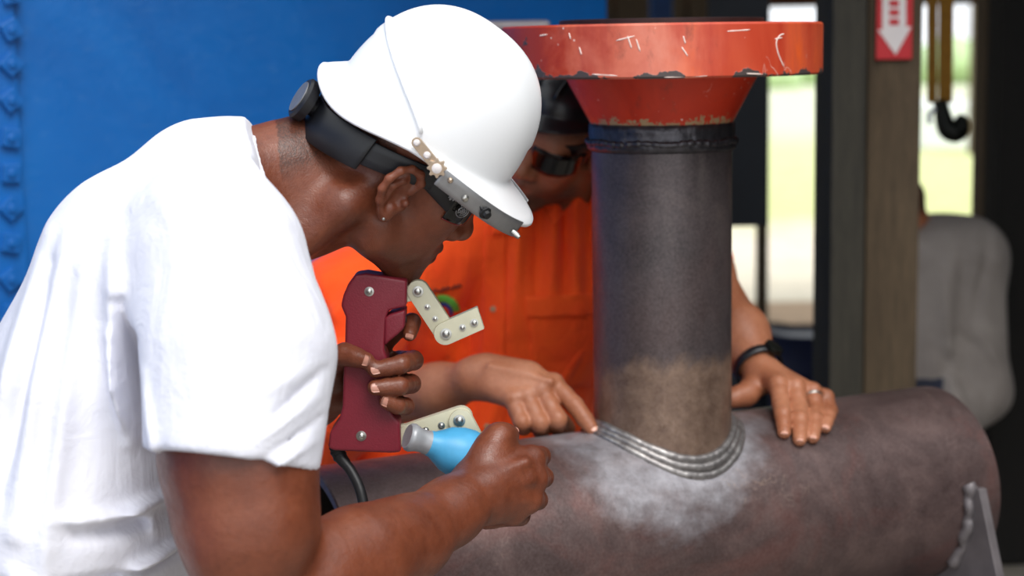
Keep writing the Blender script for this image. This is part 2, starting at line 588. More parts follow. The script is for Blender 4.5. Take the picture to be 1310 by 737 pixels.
MT['post_dark'] = wood_mat('dark_weathered_timber', srgb(38, 36, 30), srgb(66, 62, 52))
MT['post_brown'] = wood_mat('grey_brown_timber', srgb(62, 50, 36), srgb(96, 80, 60))
MT['board_dark'] = wood_mat('dark_stained_boards', srgb(26, 18, 12), srgb(48, 32, 20))
MT['board_black'] = wood_mat('nearly_black_boards', srgb(12, 10, 9), srgb(26, 22, 18))
MT['beam_rust'] = wood_mat('rust_brown_beam', srgb(60, 28, 12), srgb(92, 44, 18), axis=(1.2, 14, 14))
MT['blue'] = blue_paint()
MT['concrete'] = concrete()
MT['ground'] = ground_mat()
MT['roof'] = simple('galvanised_roof_sheet', srgb(70, 68, 66), 0.6, 0.3, 0.15, 8, 0.05)
MT['panel_navy'] = simple('blue_black_sheet_steel', srgb(20, 27, 38), 0.5, 0.1, 0.15, 12, 0.03)
MT['drum_navy'] = simple('navy_drum_paint', srgb(14, 26, 62), 0.45, 0.1, 0.2, 10, 0.05)
MT['yellow'] = simple('yellow_strap_webbing', srgb(150, 102, 12), 0.75, 0, 0.15, 60, 0.2)
MT['white_paint'] = simple('white_painted_metal', srgb(232, 236, 238), 0.5, 0, 0.05, 6, 0.02)
MT['post_blue'] = simple('blue_painted_post', srgb(12, 60, 116), 0.5, 0, 0.15, 12, 0.05)
MT['hook'] = simple('black_iron_hook', srgb(22, 24, 20), 0.5, 0.6, 0.2, 50, 0.1)
MT['tan'] = simple('tan_matte', srgb(176, 146, 112), 0.8, 0, 0.12, 8, 0.1)
MT['leaf'] = simple('pale_hedge_leaves', srgb(176, 200, 150), 0.7, 0, 0.25, 3, 0.3)

def struct(o):
    return tag(o, kind='structure')

struct(box('floor', (0, 2.4, -0.06), (7, 6.8, 0.06), MT['concrete'], origin=(0, 2.4, 0)))
bm = bmesh.new(); add_box(bm, (0, 70, -0.16), np.array([60, 74, 0.08]))
struct(bm_obj('ground', bm, MT['ground'], origin=(0, 0, 0)))

# unseen roof over the shed's back, edge placed to shade the posts; with purlins
struct(box('roof', (0, 6.25, 2.86), (5.5, 3.35, 0.03), MT['roof']))
for i in range(5):
    struct(box('trim_%d' % (i + 1), (0, 3.0 + i * 1.5, 2.77), (5.5, 0.04, 0.06), MT['board_dark']))

# blue tank wall
A = P(-330, 300, 3.18); Bp = P(778, 300, 4.2)
ux = nrm([Bp[0] - A[0], Bp[1] - A[1], 0]); wn = np.array([ux[1], -ux[0], 0.0])     # wn faces the camera
WR = np.stack([ux, -wn, np.array([0, 0, 1.0])], 1)
L = np.linalg.norm((Bp - A)[:2])
wc = np.array([(A[0] + Bp[0]) / 2, (A[1] + Bp[1]) / 2, 1.38]) - wn * 0.03
wall = struct(box('wall_left', wc, (L / 2, 0.03, 1.38), MT['blue'], R=WR, origin=wc))
def on_wall(px, py):                 # the wall's face along the ray through a pixel
    d = _f + _r * (px - 655) / FPX + _u * (368.5 - py) / FPX
    t = np.dot(np.array([A[0], A[1], 0]) - np.array([CAM[0], CAM[1], 0]), wn) / np.dot(d, wn)
    return CAM + d * t
s0 = on_wall(-30, 200); s1 = on_wall(26, 200)
sc_ = (s0 + s1) / 2; sc_[2] = 1.38
box('flange_strip', sc_ + wn * 0.006, (np.linalg.norm((s1 - s0)[:2]) / 2, 0.006, 1.38), MT['blue'], wall, R=WR, bevel=0.003)
bolt_me = None; washer_me = None
for i, py in enumerate([-7, 38, 82, 128, 176, 221, 266, 310, 356, 401, 446, 492, 538, 584, 630, 676, 722]):
    p = on_wall(11, py) + wn * 0.012
    ang = [0.2, 0.5, 0.8, 0.6, 1.4, 1.5, 0.75, 1.35, 0.6, 1.3][i % 10]
    if bolt_me is None:
        bm = bmesh.new(); add_box(bm, p + wn * 0.0065, np.array([0.0180, 0.0065, 0.0180]), WR)
        V, F = lathe([(0.0, 0.012), (0.009, 0.012), (0.009, 0.018), (0.0, 0.0185)], p, wn, 10)
        vv = [bm.verts.new(tuple(v)) for v in V]
        for f in F:
            try: bm.faces.new([vv[k] for k in f])
            except ValueError: pass
        o = bm_obj('bolt', bm, MT['blue'], wall, bevel=0.0025)
        ctr = Vector(tuple(p - wc))
        o.data.transform(Matrix.Translation(-ctr)); bolt_me = o.data
    else:
        o = bpy.data.objects.new('bolt', bolt_me); link(o, wall)
    o.location = Vector(tuple(p - wc))
    q = Matrix.Rotation(ang, 4, Vector(tuple(wn)))
    o.rotation_euler = q.to_euler()

# back of the shed: boarded wall with an open side, header beam, posts
YB = 9.0
def px_x(px, Y): return (px - 655) / FPX * Y
back = struct(box('wall_back', ((px_x(700, YB) + px_x(925, YB)) / 2, YB, 1.4), ((px_x(925, YB) - px_x(700, YB)) / 2, 0.04, 1.4), MT['board_dark']))
wo = np.array(back.location)
nbd = 5
for i in range(nbd):
    x = px_x(700, YB) + (i + 0.5) * (px_x(925, YB) - px_x(700, YB)) / nbd
    box('plank', (x, YB - 0.055, 1.4), (0.085, 0.012, 1.39), MT['post_brown'], back)
hb = struct(box('trim_6', (px_x(1110, YB), YB, 2.25), (1.35, 0.06, 0.52), MT['beam_rust']))
far = struct(box('wall_far', (-2.9, YB, 1.4), (3.0, 0.05, 1.4), MT['board_dark']))
wr = struct(box('wall_right', (px_x(1269, 5.0) + 1.6, 5.0, 1.4), (1.6, 0.05, 1.4), MT['board_black']))
for i in range(9):
    box('plank', (px_x(1269, 5.0) + 0.09 + i * 0.18, 4.94, 1.4), (0.085, 0.012, 1.39), MT['board_black'], wr)
struct(box('trim_7', (px_x(1262, 5.1), 5.1, 1.4), (0.022, 0.05, 1.4), MT['post_brown']))

# unseen side walls, added to darken the sides of pipe and shirt
struct(box('wall_shade_right', (2.3, 2.2, 1.4), (0.05, 2.8, 1.4), MT['board_black']))
struct(box('wall_shade_left', (-2.25, 1.4, 1.38), (0.05, 1.9, 1.38), MT['blue']))

# timber posts
def post(label, px0, px1, Y, mat, depth=0.09, name='timber_post', z1=2.8):
    x0, x1 = px_x(px0, Y), px_x(px1, Y)
    o = box(name, ((x0 + x1) / 2, Y + depth, z1 / 2), ((x1 - x0) / 2, depth, z1 / 2), mat, bevel=0.006, origin=((x0 + x1) / 2, Y + depth, 0))
    return tag(o, label, 'post')
post('thick grey-brown timber post carrying the red arrow sign', 1111, 1180, 3.9, MT['post_brown'])
post('dark weathered timber post standing against the thick brown one', 1066, 1110, 3.84, MT['post_dark'], 0.11)
post('blue painted post rising behind the orange flange', 836, 864, 6.2, MT['post_blue'], 0.05)
post('thin brown post under the dark hanging panel', 972, 986, 7.4, MT['post_brown'], 0.03, z1=1.3)

# red sign with a white arrow, hung on the post
YS = 3.885
sign = thing('arrow_sign', (px_x(1145, YS), YS, 1.62), 'red sign with a white downward arrow on the thick timber post', 'sign')
c = P(1145, 22, YS)
bm = bmesh.new(); add_box(bm, c + np.array([0, 0.006, 0.04]), np.array([M(23, YS), 0.003, M(53, YS) + 0.04]))
bm_obj('sign_plate', bm, MT['red_print'], sign, bevel=0.002)
def plate_poly(pts, Y, th): return [P(x, y, Y) for x, y in pts], (0, th, 0)
bm = bmesh.new()
pts, ax = plate_poly([(1129, -40), (1159, -40), (1159, 34), (1166, 34), (1146, 70), (1123, 38), (1129, 38)], YS, 0.003)
prism(bm, pts, ax)
bm_obj('arrow', bm, MT['white_print'], sign)
bm = bmesh.new()
for yy in range(-36, 34, 12):
    pts, ax = plate_poly([(1138, yy), (1150, yy), (1150, yy + 8), (1138, yy + 8)], YS - 0.002, 0.003)
    prism(bm, pts, ax)
bm_obj('arrow_fill', bm, MT['red_print'], sign)

# yellow strap with hook
YK = 4.6
st = thing('lifting_strap', P(1202, 150, YK), 'yellow webbing strap hanging from the roof beside the sign post', 'strap')
c0 = P(1200, -140, YK); c1 = P(1203, 132, YK)
bm = bmesh.new()
for dx, w0, w1 in ((-0.022, 0.015, 0.013), (0.019, 0.020, 0.019)):
    prism(bm, [c0 + np.array([dx - w0, 0, 0.55]), c0 + np.array([dx + w0, 0, 0.55]), c1 + np.array([dx * 0.85 + w1, 0.01, 0]), c1 + np.array([dx * 0.85 - w1, 0.01, 0])], (0, 0.006, 0))
bm_obj('webbing', bm, MT['yellow'], st)
V, F = tube(catmull([P(1190, 158, YK), P(1189, 147, YK), P(1197, 140, YK), P(1205, 147, YK), P(1204, 158, YK)], 6), 0.007, 8)
mesh_obj('shackle', V, F, MT['white_paint'], st)
V, F = tube(catmull([P(1203, 128, YK), P(1207, 150, YK), P(1213, 166, YK), P(1226, 168, YK), P(1230, 156, YK), P(1224, 150, YK)], 6), np.concatenate([np.linspace(0.018, 0.030, 16), np.linspace(0.030, 0.013, 15)]), 10)
mesh_obj('hook', V, F, MT['hook'], st)

# dark sheet panel hung from the roof
YD = 5.4
x0, x1 = px_x(908, YD), px_x(985, YD)
pn = tag(box('hanging_panel', ((x0 + x1) / 2, YD, 1.0 + (2.8 - 1.0) / 2), ((x1 - x0) / 2, 0.02, 0.9), MT['panel_navy'], bevel=0.004,
             origin=((x0 + x1) / 2, YD, 1.0)), 'tall blue-black sheet panel hanging behind the upright pipe', 'panel')
pn.location.z = P(950, 289, YD)[2]
# drums at the open side; tan sheet standing in for shaded ground
def drum(px, Y, r, h, mat, label):
    x = px_x(px, Y)
    prof = [(0, 0), (r, 0), (r + 0.006, 0.01), (r, 0.02), (r, h * 0.33), (r + 0.008, h * 0.35), (r, h * 0.37), (r, h * 0.66), (r + 0.008, h * 0.68), (r, h * 0.7),
            (r, h - 0.02), (r + 0.006, h - 0.01), (r, h), (r - 0.02, h - 0.012), (0, h - 0.012)]
    return tag(lathe_obj('oil_drum', prof, (x, Y, 0), mat, seg=40), label, 'drum', None)
drum(1040, 6.4, 0.15, 0.47, MT['drum_navy'], 'small navy drum on the floor between pipe and dark post')
drum(972, 6.9, 0.17, 0.40, MT['panel_navy'], 'black drum on the floor half hidden by the upright pipe')
tag(box('shaded_ground_sheet', (px_x(1005, 9.3), 9.45, 0.03), (0.5, 0.4, 0.03), MT['tan']), 'tan sheet standing in for a shaded strip of ground outside', 'board')

# outdoors, far and pale
tag(box('white_trailer', (px_x(1212, 26), 26.5, 0.27), (0.42, 0.8, 0.35), MT['white_paint'], bevel=0.05), 'distant white trailer seen through the right-hand gap', 'trailer')
tag(box('utility_pole', (px_x(1250, 24.6), 24.6, 1.52), (0.09, 0.09, 1.6), MT['post_brown']), 'distant grey utility pole beside the white trailer', 'pole')
for i, (px, Y, r) in enumerate([(960, 62, 1.3), (1040, 66, 1.1), (1235, 64, 1.2)]):
    g = rng.normal(size=(26, 3)); pr = []
    c = np.array([px_x(px, Y), Y, 0.6])
    for k in range(26): pr.append(El(c + g[k] / np.linalg.norm(g[k]) * r * np.array([1.2, 1, 0.6]), np.full(3, r * 0.45), k=0.3))
    pr.append(El(c, (r * 1.3, r, r * 0.8), k=0.3))
    V, F = extract(pr, 0.16, B=12)
    tag(mesh_obj('hedge_bush', V, F, MT['leaf'], origin=(c[0], c[1], 0)),
        ['pale far bush left of the upright wood posts', 'pale far bush nearest the dark timber post', 'pale far bush behind the distant trailer'][i], 'bush')

# ------------------------------------------------------------------ the welded pipe tee
def steel_pipe(name, vertical):
    m = Mat(name)
    x = m.xyz()
    blot = m.noise(7, 6, 0.68, dist=0.5)
    mid = m.noise(38, 5, 0.7)
    fine = m.noise(240, 3, 0.7)
    if vertical:
        c = m.ramp(blot, [(0.25, srgb(58, 52, 54)), (0.5, srgb(80, 71, 72)), (0.75, srgb(102, 90, 87))])
        c = m.mix(m.ramp(m.noise(5, 4, 0.6, m.co((1, 1, 0.4)), dist=0.5), [(0.52, 0.0), (0.7, 0.35)]), c, srgb(92, 60, 52))
        # bare rusty band at the foot, with a ragged top edge
        hh = m.math('ADD', x['Z'], m.math('MULTIPLY', m.math('SUBTRACT', blot, 0.5), 0.16))
        band = m.ramp(hh, [(0, 1.0), (1.03, 1.0)])
        mr = m.n('ShaderNodeMapRange'); m.l(hh, mr.inputs[0])
        mr.inputs[1].default_value = 1.075; mr.inputs[2].default_value = 1.05
        c = m.mix(mr.outputs[0], c, m.ramp(mid, [(0.3, srgb(106, 82, 68)), (0.7, srgb(146, 120, 102))]))
        # chalky smears below the top weld
        zs = m.n('ShaderNodeMapRange'); m.l(x['Z'], zs.inputs[0]); zs.inputs[1].default_value = 1.22; zs.inputs[2].default_value = 1.36
        sm = m.math('MULTIPLY', m.ramp(m.noise(16, 3, 0.5, m.co((1, 1, 0.22))), [(0.56, 0.0), (0.72, 0.55)]), zs.outputs[0])
        c = m.mix(sm, c, srgb(132, 122, 118))
        metal, rough = 0.42, 0.40
    else:
        c = m.ramp(blot, [(0.25, srgb(62, 48, 47)), (0.5, srgb(92, 73, 71)), (0.75, srgb(124, 101, 97))])
        c = m.mix(m.ramp(m.noise(4.5, 5, 0.65, dist=0.8), [(0.5, 0.0), (0.68, 0.5)]), c, srgb(128, 76, 68))
        # ground metal round the branch weld, lightened to stand in for reflected sky
        vm = m.n('ShaderNodeVectorMath', _operation='SUBTRACT'); m.l(m.co(), vm.inputs[0]); vm.inputs[1].default_value = (-0.03, -0.03, 0.955)
        ln = m.n('ShaderNodeVectorMath', _operation='LENGTH'); m.l(vm.outputs[0], ln.inputs[0])
        dd = m.math('ADD', ln.outputs['Value'], m.math('MULTIPLY', m.math('SUBTRACT', m.noise(9, 6, 0.66, m.co((1, 1, 1.6))), 0.5), 0.15))
        mr = m.n('ShaderNodeMapRange'); m.l(dd, mr.inputs[0])
        mr.inputs[1].default_value = 0.205; mr.inputs[2].default_value = 0.15
        gz = mr.outputs[0]
        c = m.mix(m.math('MULTIPLY', gz, 0.85), c, m.ramp(mid, [(0.3, srgb(134, 130, 134)), (0.7, srgb(184, 183, 190))]))
        metal, rough = 0.5, 0.44
    # small bright scratches and chips
    scr = m.math('MULTIPLY', m.ramp(m.noise(20, 2, 0.5, dist=2.5), [(0.485, 0.0), (0.5, 1.0), (0.515, 0.0)]), m.ramp(m.noise(6.5), [(0.62, 0.0), (0.68, 0.55)]))
    c = m.mix(scr, c, srgb(170, 146, 132))
    c = m.mix(0.14, c, m.ramp(fine, [(0.35, srgb(40, 34, 36)), (0.65, srgb(150, 138, 136))]))
    rg = m.ramp(mid, [(0.3, rough - 0.07), (0.7, rough + 0.08)])
    if vertical: m.set(Base__Color=c, Metallic=metal, Roughness=rg)
    else: m.set(Base__Color=c, Metallic=m.math('ADD', metal, m.math('MULTIPLY', gz, -0.1)), Roughness=m.math('SUBTRACT', rg, m.math('MULTIPLY', gz, 0.06)))
    b = m.bump(blot, 0.1, 0.01)
    b = m.bump(mid, 0.22, 0.003, b)
    m.bump(fine, 0.2, 0.001, b)
    return m.m

def flange_paint(name, disc):
    m = Mat(name)
    x = m.xyz()
    vst = m.noise(9, 5, 0.6, m.co((1, 1, 0.25)), dist=0.7)
    if disc:
        c = m.ramp(vst, [(0.3, srgb(176, 50, 30)), (0.48, srgb(200, 82, 52)), (0.6, srgb(222, 92, 40)), (0.8, srgb(232, 106, 46))])
        # the paint is redder on one side and bleached pink in the middle
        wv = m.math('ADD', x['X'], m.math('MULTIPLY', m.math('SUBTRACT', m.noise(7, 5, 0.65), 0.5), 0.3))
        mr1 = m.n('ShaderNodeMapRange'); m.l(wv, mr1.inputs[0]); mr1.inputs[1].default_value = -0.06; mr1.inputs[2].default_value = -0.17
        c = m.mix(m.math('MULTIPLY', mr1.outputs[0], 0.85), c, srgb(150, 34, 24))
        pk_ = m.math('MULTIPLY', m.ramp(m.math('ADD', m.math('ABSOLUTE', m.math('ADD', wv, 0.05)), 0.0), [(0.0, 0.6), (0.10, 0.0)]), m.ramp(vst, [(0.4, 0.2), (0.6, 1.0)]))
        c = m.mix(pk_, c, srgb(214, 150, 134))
    else:
        c = m.ramp(vst, [(0.3, srgb(172, 34, 14)), (0.6, srgb(204, 52, 20)), (0.8, srgb(214, 74, 34))])
    stain = m.ramp(m.noise(24, 5, 0.7, m.co((1, 1, 0.5))), [(0.58, 0.0), (0.72, 0.5)])
    c = m.mix(stain, c, srgb(110, 52, 40))
    # chips to dark steel, mostly at the lower lip, and pale scratches
    chip = m.noise(17, 4, 0.6)
    zr = m.n('ShaderNodeMapRange'); m.l(x['Z'], zr.inputs[0])
    if disc: zr.inputs[1].default_value, zr.inputs[2].default_value = 1.526, 1.503
    else: zr.inputs[1].default_value, zr.inputs[2].default_value = 1.452, 1.432
    if not disc: chip = m.noise(60, 5, 0.75)
    ch = m.ramp(m.math('ADD', chip, m.math('MULTIPLY', zr.outputs[0], 0.24)), [(0.70, 0.0), (0.715, 1.0)])
    c = m.mix(ch, c, srgb(74, 64, 62) if disc else srgb(168, 140, 104))
    speck = m.ramp(m.voro(60), [(0.07, 1.0), (0.10, 0.0)])
    spm = m.math('MULTIPLY', speck, m.ramp(m.noise(14), [(0.5, 0.0), (0.56, 0.9)]))
    scr = m.math('MULTIPLY', m.ramp(m.noise(11, 2, 0.5, m.co((1, 1, 0.6)), dist=3.0), [(0.488, 0.0), (0.5, 1.0), (0.512, 0.0)]), m.ramp(m.noise(8), [(0.56, 0.0), (0.62, 0.9)]))
    c = m.mix(m.math('MAXIMUM', spm, scr), c, srgb(240, 214, 200))
    m.set(Base__Color=c, Roughness=m.ramp(chip, [(0.3, 0.32), (0.7, 0.5)]))
    b = m.bump(ch, 0.35, 0.003)
    m.bump(m.noise(70, 4), 0.12, 0.003, b)
    return m.m

def bead_mat():
    m = Mat('bare_weld_metal')
    n = m.noise(90, 4, 0.6)
    m.set(Base__Color=m.ramp(n, [(0.3, srgb(112, 107, 107)), (0.7, srgb(164, 160, 158))]), Metallic=0.7, Roughness=0.38)
    m.bump(n, 0.25, 0.002)
    return m.m
MT['pipe_v'] = steel_pipe('upright_mill_scale', True)
MT['pipe_h'] = steel_pipe('horizontal_pipe_steel', False)
MT['fl_disc'] = flange_paint('worn_orange_flange_paint', True)
MT['fl_hub'] = flange_paint('red_orange_hub_paint', False)
MT['face'] = simple('dark_machined_face', srgb(52, 36, 36), 0.5, 0.5, 0.2, 60, 0.1)
MT['bead'] = bead_mat()
MT['bead_dark'] = simple('dull_grey_weld', srgb(74, 72, 76), 0.36, 0.7, 0.3, 90, 0.5)
MT['inside'] = simple('rusty_pipe_bore', srgb(26, 20, 18), 0.9, 0.1, 0.25, 20, 0.2)
MT['stand'] = simple('grey_stand_steel', srgb(112, 106, 108), 0.5, 0.35, 0.2, 18, 0.25)

YV, RV, RH = 2.65, 0.1078, 0.162
XV = P(847, 400, YV)[0]
ZC = 0.958 - RH
AL = math.radians(27)
ax_h = np.array([math.cos(AL), math.sin(AL), 0.0]); n_h = np.array([math.sin(AL), -math.cos(AL), 0.0]); zz = np.array([0, 0, 1.0])
CV = np.array([XV, YV, 0.0])
tee = thing('pipe_tee', CV, 'rust-brown welded steel pipe tee with an orange flange on top', 'pipe')
SL, SR = -0.585, 0.555
tk = 0.0127
prof = [(RH - tk, 0), (RH - 0.002, 0), (RH, 0.002), (RH, SR - SL - 0.002), (RH - 0.002, SR - SL), (RH - tk, SR - SL), (RH - tk, 0.0)]
seg = 128
base = CV + zz * ZC + ax_h * SL
def ring_sweep(prof, c, axis, seg):
    V, F = lathe(prof, c, axis, seg)
    return V, F[:-2]
prof2 = []
for i in range(len(prof) - 1):
    prof2.append(prof[i])
prof_d = [(RH - tk, 0), (RH - 0.002, 0), (RH, 0.002)] + [(RH, t) for t in np.linspace(0.01, SR - SL - 0.01, 60)] + [(RH, SR - SL - 0.002), (RH - 0.002, SR - SL), (RH - tk, SR - SL)]
V, F = ring_sweep(prof_d, base, ax_h, seg)
o = mesh_obj('run_pipe', V, F, MT['pipe_h'], tee); o.data.set_sharp_from_angle(angle=math.radians(40))
V, F = ring_sweep([(RH - tk, SR - SL), (RH - tk, 0)], base, ax_h, 64)
mesh_obj('pipe_bore', V, F, MT['inside'], tee)
# branch pipe: its foot follows the run pipe
def saddle(th, r):
    p = CV + r * np.array([math.cos(th), math.sin(th), 0])
    d = np.dot(p - CV, n_h)
    p[2] = ZC + math.sqrt(max(RH * RH - d * d, 0))
    return p
V, F = [], []
ztop = 1.432
rows = 40
for i in range(rows + 1):
    t = i / rows
    for j in range(seg):
        th = 2 * math.pi * j / seg
        p = saddle(th, RV); p[2] -= 0.004
        p[2] = p[2] + (ztop - p[2]) * t
        V.append(p)
for i in range(rows):
    for j in range(seg):
        F.append((i * seg + j, i * seg + (j + 1) % seg, (i + 1) * seg + (j + 1) % seg, (i + 1) * seg + j))
mesh_obj('branch_pipe', V, F, MT['pipe_v'], tee)
# weld passes at the foot
for k, (dr, dz, rr) in enumerate([(0.003, 0.010, 0.0070), (0.0085, 0.004, 0.0072), (0.0150, -0.001, 0.0068)]):
    N = 260
    path = np.array([saddle(2 * math.pi * j / N, RV + dr) + zz * dz for j in range(N)])
    ph = np.arange(N)
    jit = rng.normal(size=(N, 3)) * 0.0006
    for _ in range(3): jit = (np.roll(jit, 1, 0) + jit + np.roll(jit, -1, 0)) / 3
    path += jit
    rad = rr * (1 + 0.02 * np.sin(ph * 2 * math.pi / 4 + k) + 0.05 * np.sin(ph * 0.17 + k * 2))
    V, F = tube(path, rad, 10, closed=True)
    mesh_obj('weld_bead', V, F, MT['bead'], tee)
# weld at the top and the flange
rip = lambda i, a: 0.0006 * math.sin(a * 70) + 0.0006 * math.sin(a * 23 + i)
lathe_obj('weld_collar', [(RV - 0.004, 1.388), (RV + 0.0015, 1.389), (RV + 0.006, 1.393), (RV + 0.0062, 1.404), (RV + 0.003, 1.408), (RV + 0.004, 1.418), (RV + 0.0035, 1.43), (RV - 0.004, 1.433)],
          CV, MT['bead_dark'], tee, seg=160, ripple=rip, sharp=70)
V, F = tube(np.array([CV + np.array([(RV + 0.0045) * math.cos(a), (RV + 0.0045) * math.sin(a), 1.403 + 0.0012 * math.sin(a * 9)]) for a in np.linspace(0, 2 * math.pi, 360, endpoint=False)]),
            0.005 * (1 + 0.12 * np.sin(np.arange(360) * 0.9) + 0.1 * rng.normal(size=360)), 8, closed=True)
mesh_obj('weld_bead', V, F, MT['bead_dark'], tee)
fz0, fz1 = 1.502, 1.579
fl_r = 0.2435
lathe_obj('flange_hub', [(RV + 0.001, 1.430), (RV + 0.004, 1.436), (0.145, fz0 - 0.004), (0.149, fz0 + 0.002)], CV, MT['fl_hub'], tee, seg=128, sharp=60)
lathe_obj('flange_disc', [(0.07, fz0), (fl_r - 0.003, fz0), (fl_r, fz0 + 0.003), (fl_r, fz1 - 0.003), (fl_r - 0.003, fz1), (0.07, fz1)], CV, MT['fl_disc'], tee, seg=160, sharp=30)
lathe_obj('raised_face', [(0.09, fz1 - 0.001), (0.1555, fz1 - 0.001), (0.1555, fz1 + 0.0075), (0.154, fz1 + 0.0085), (0.09, fz1 + 0.0085)], CV, MT['face'], tee, seg=96, sharp=30)

# white scratches scored into the flange paint
def on_rim(px, py):
    d = _f + _r * (px - 655) / FPX + _u * (368.5 - py) / FPX
    o = (CAM - CV)[:2]; d2 = d[:2]
    a = d2 @ d2; b = 2 * d2 @ o; c = o @ o - fl_r ** 2
    return CAM + d * ((-b - math.sqrt(b * b - 4 * a * c)) / (2 * a))
MT['scratch'] = simple('bare_white_scratch', srgb(236, 214, 204), 0.5, 0, 0.05, 60, 0)
for st_ in [[(1003, 43), (997, 46), (993, 55), (996, 70), (1003, 86)], [(991, 50), (1001, 48)], [(803, 46), (808, 62)], [(814, 50), (819, 66)], [(788, 52), (812, 46)], [(741, 60), (744, 70)],
            [(728, 42), (730, 50)], [(757, 95), (790, 97)], [(872, 60), (880, 72)], [(874, 46), (877, 56)], [(930, 40), (960, 38)], [(690, 46), (700, 44)], [(850, 99), (905, 97)], [(955, 94), (975, 95)]]:
    pth = catmull([on_rim(*q) for q in st_], 6)
    V, F = tube(pth, np.concatenate([[0.0004], np.full(len(pth) - 2, 0.0011), [0.0004]]), 6)
    mesh_obj('paint_scratch', V, F, MT['scratch'], tee)

# stands under the run pipe
def stand_at(s, label, horn_z, horn_n, left_horn=True):
    c0 = CV + ax_h * s + zz * ZC
    t = thing('pipe_stand', CV + ax_h * s, label, 'stand')
    R_ = RH + 0.001
    pts = []
    if horn_z > 0:
        ph0, ph1 = math.radians(79), math.radians(281)
    else:
        ph0, ph1 = math.radians(140), math.radians(220)
    arc = np.linspace(ph0, ph1, 40)
    poly = [(R_ * math.sin(a), R_ * math.cos(a)) for a in arc]
    xo, zo = poly[0]
    if horn_z > 0:
        outer = [(-0.262, -0.19), (-0.05, -0.40), (0.05, -0.40), (0.262, -0.19), (0.186, 0.034)]
        outer = [(-0.186, 0.034)] + outer
    else:
        outer = [(-0.13, -0.155), (-0.04, -0.36), (0.04, -0.36), (0.13, -0.155)]
    full = poly + outer
    bm = bmesh.new()
    prism(bm, [c0 + n_h * a + zz * b - ax_h * 0.008 for a, b in full], ax_h * 0.016)
    o = bm_obj('cradle_plate', bm, MT['stand'], t, bevel=0.002)
    zl = ZC - (0.385 if horn_z > 0 else 0.345)
    lathe_obj('post', [(0, 0.012), (0.032, 0.012), (0.032, zl + 0.02), (0, zl + 0.02)], CV + ax_h * s, MT['stand'], t, seg=32)
    for k in range(3):
        a = 2 * math.pi * k / 3 + 0.5
        dr = np.array([math.cos(a), math.sin(a), 0])
        V, F = tube([CV + ax_h * s + zz * 0.3, CV + ax_h * s + dr * 0.24 + zz * 0.016], 0.016, 12)
        mesh_obj('leg', V, F, MT['stand'], t)
    if horn_z > 0:       # weld lumps where the horns are tacked to the pipe
        for sgn in (1, -1):
            pth = np.array([c0 + n_h * sgn * (R_ + 0.004) * math.sin(a) + zz * (R_ + 0.004) * math.cos(a) - ax_h * 0.010 for a in np.linspace(math.radians(77), math.radians(128), 60)])
            pth += (ax_h * np.sin(np.arange(60) * 0.31)[:, None] + n_h * np.sin(np.arange(60) * 0.47)[:, None]) * 0.0018
            V, F = tube(pth, 0.0095 * (1 + 0.10 * np.sin(np.arange(60) * 0.55) + 0.18 * np.sin(np.arange(60) * 0.23 + 1)), 8)
            mesh_obj('weld_bead', V, F, MT['stand'], t)
    return t
stand_at(0.492, 'grey steel cradle stand welded under the right end of the pipe', 1, 0)
stand_at(-0.30, 'grey steel stand under the left half of the pipe below the arm', -1, 0)

cab = thing('steel_cabinet', (px_x(662, 3.62), 3.62, 0), 'grey steel cabinet against the blue wall behind the man in orange', 'cabinet')
hc_ = P(660, 26, 3.5)[2]
bm = bmesh.new(); add_box(bm, (px_x(662, 3.62), 3.62, hc_ / 2), np.array([0.075, 0.11, hc_ / 2]))
bm_obj('cabinet_body', bm, MT['stand'], cab, bevel=0.012)
box('cabinet_door', (px_x(662, 3.62), 3.505, hc_ / 2), (0.066, 0.006, hc_ / 2 - 0.05), MT['stand'], cab, bevel=0.003)
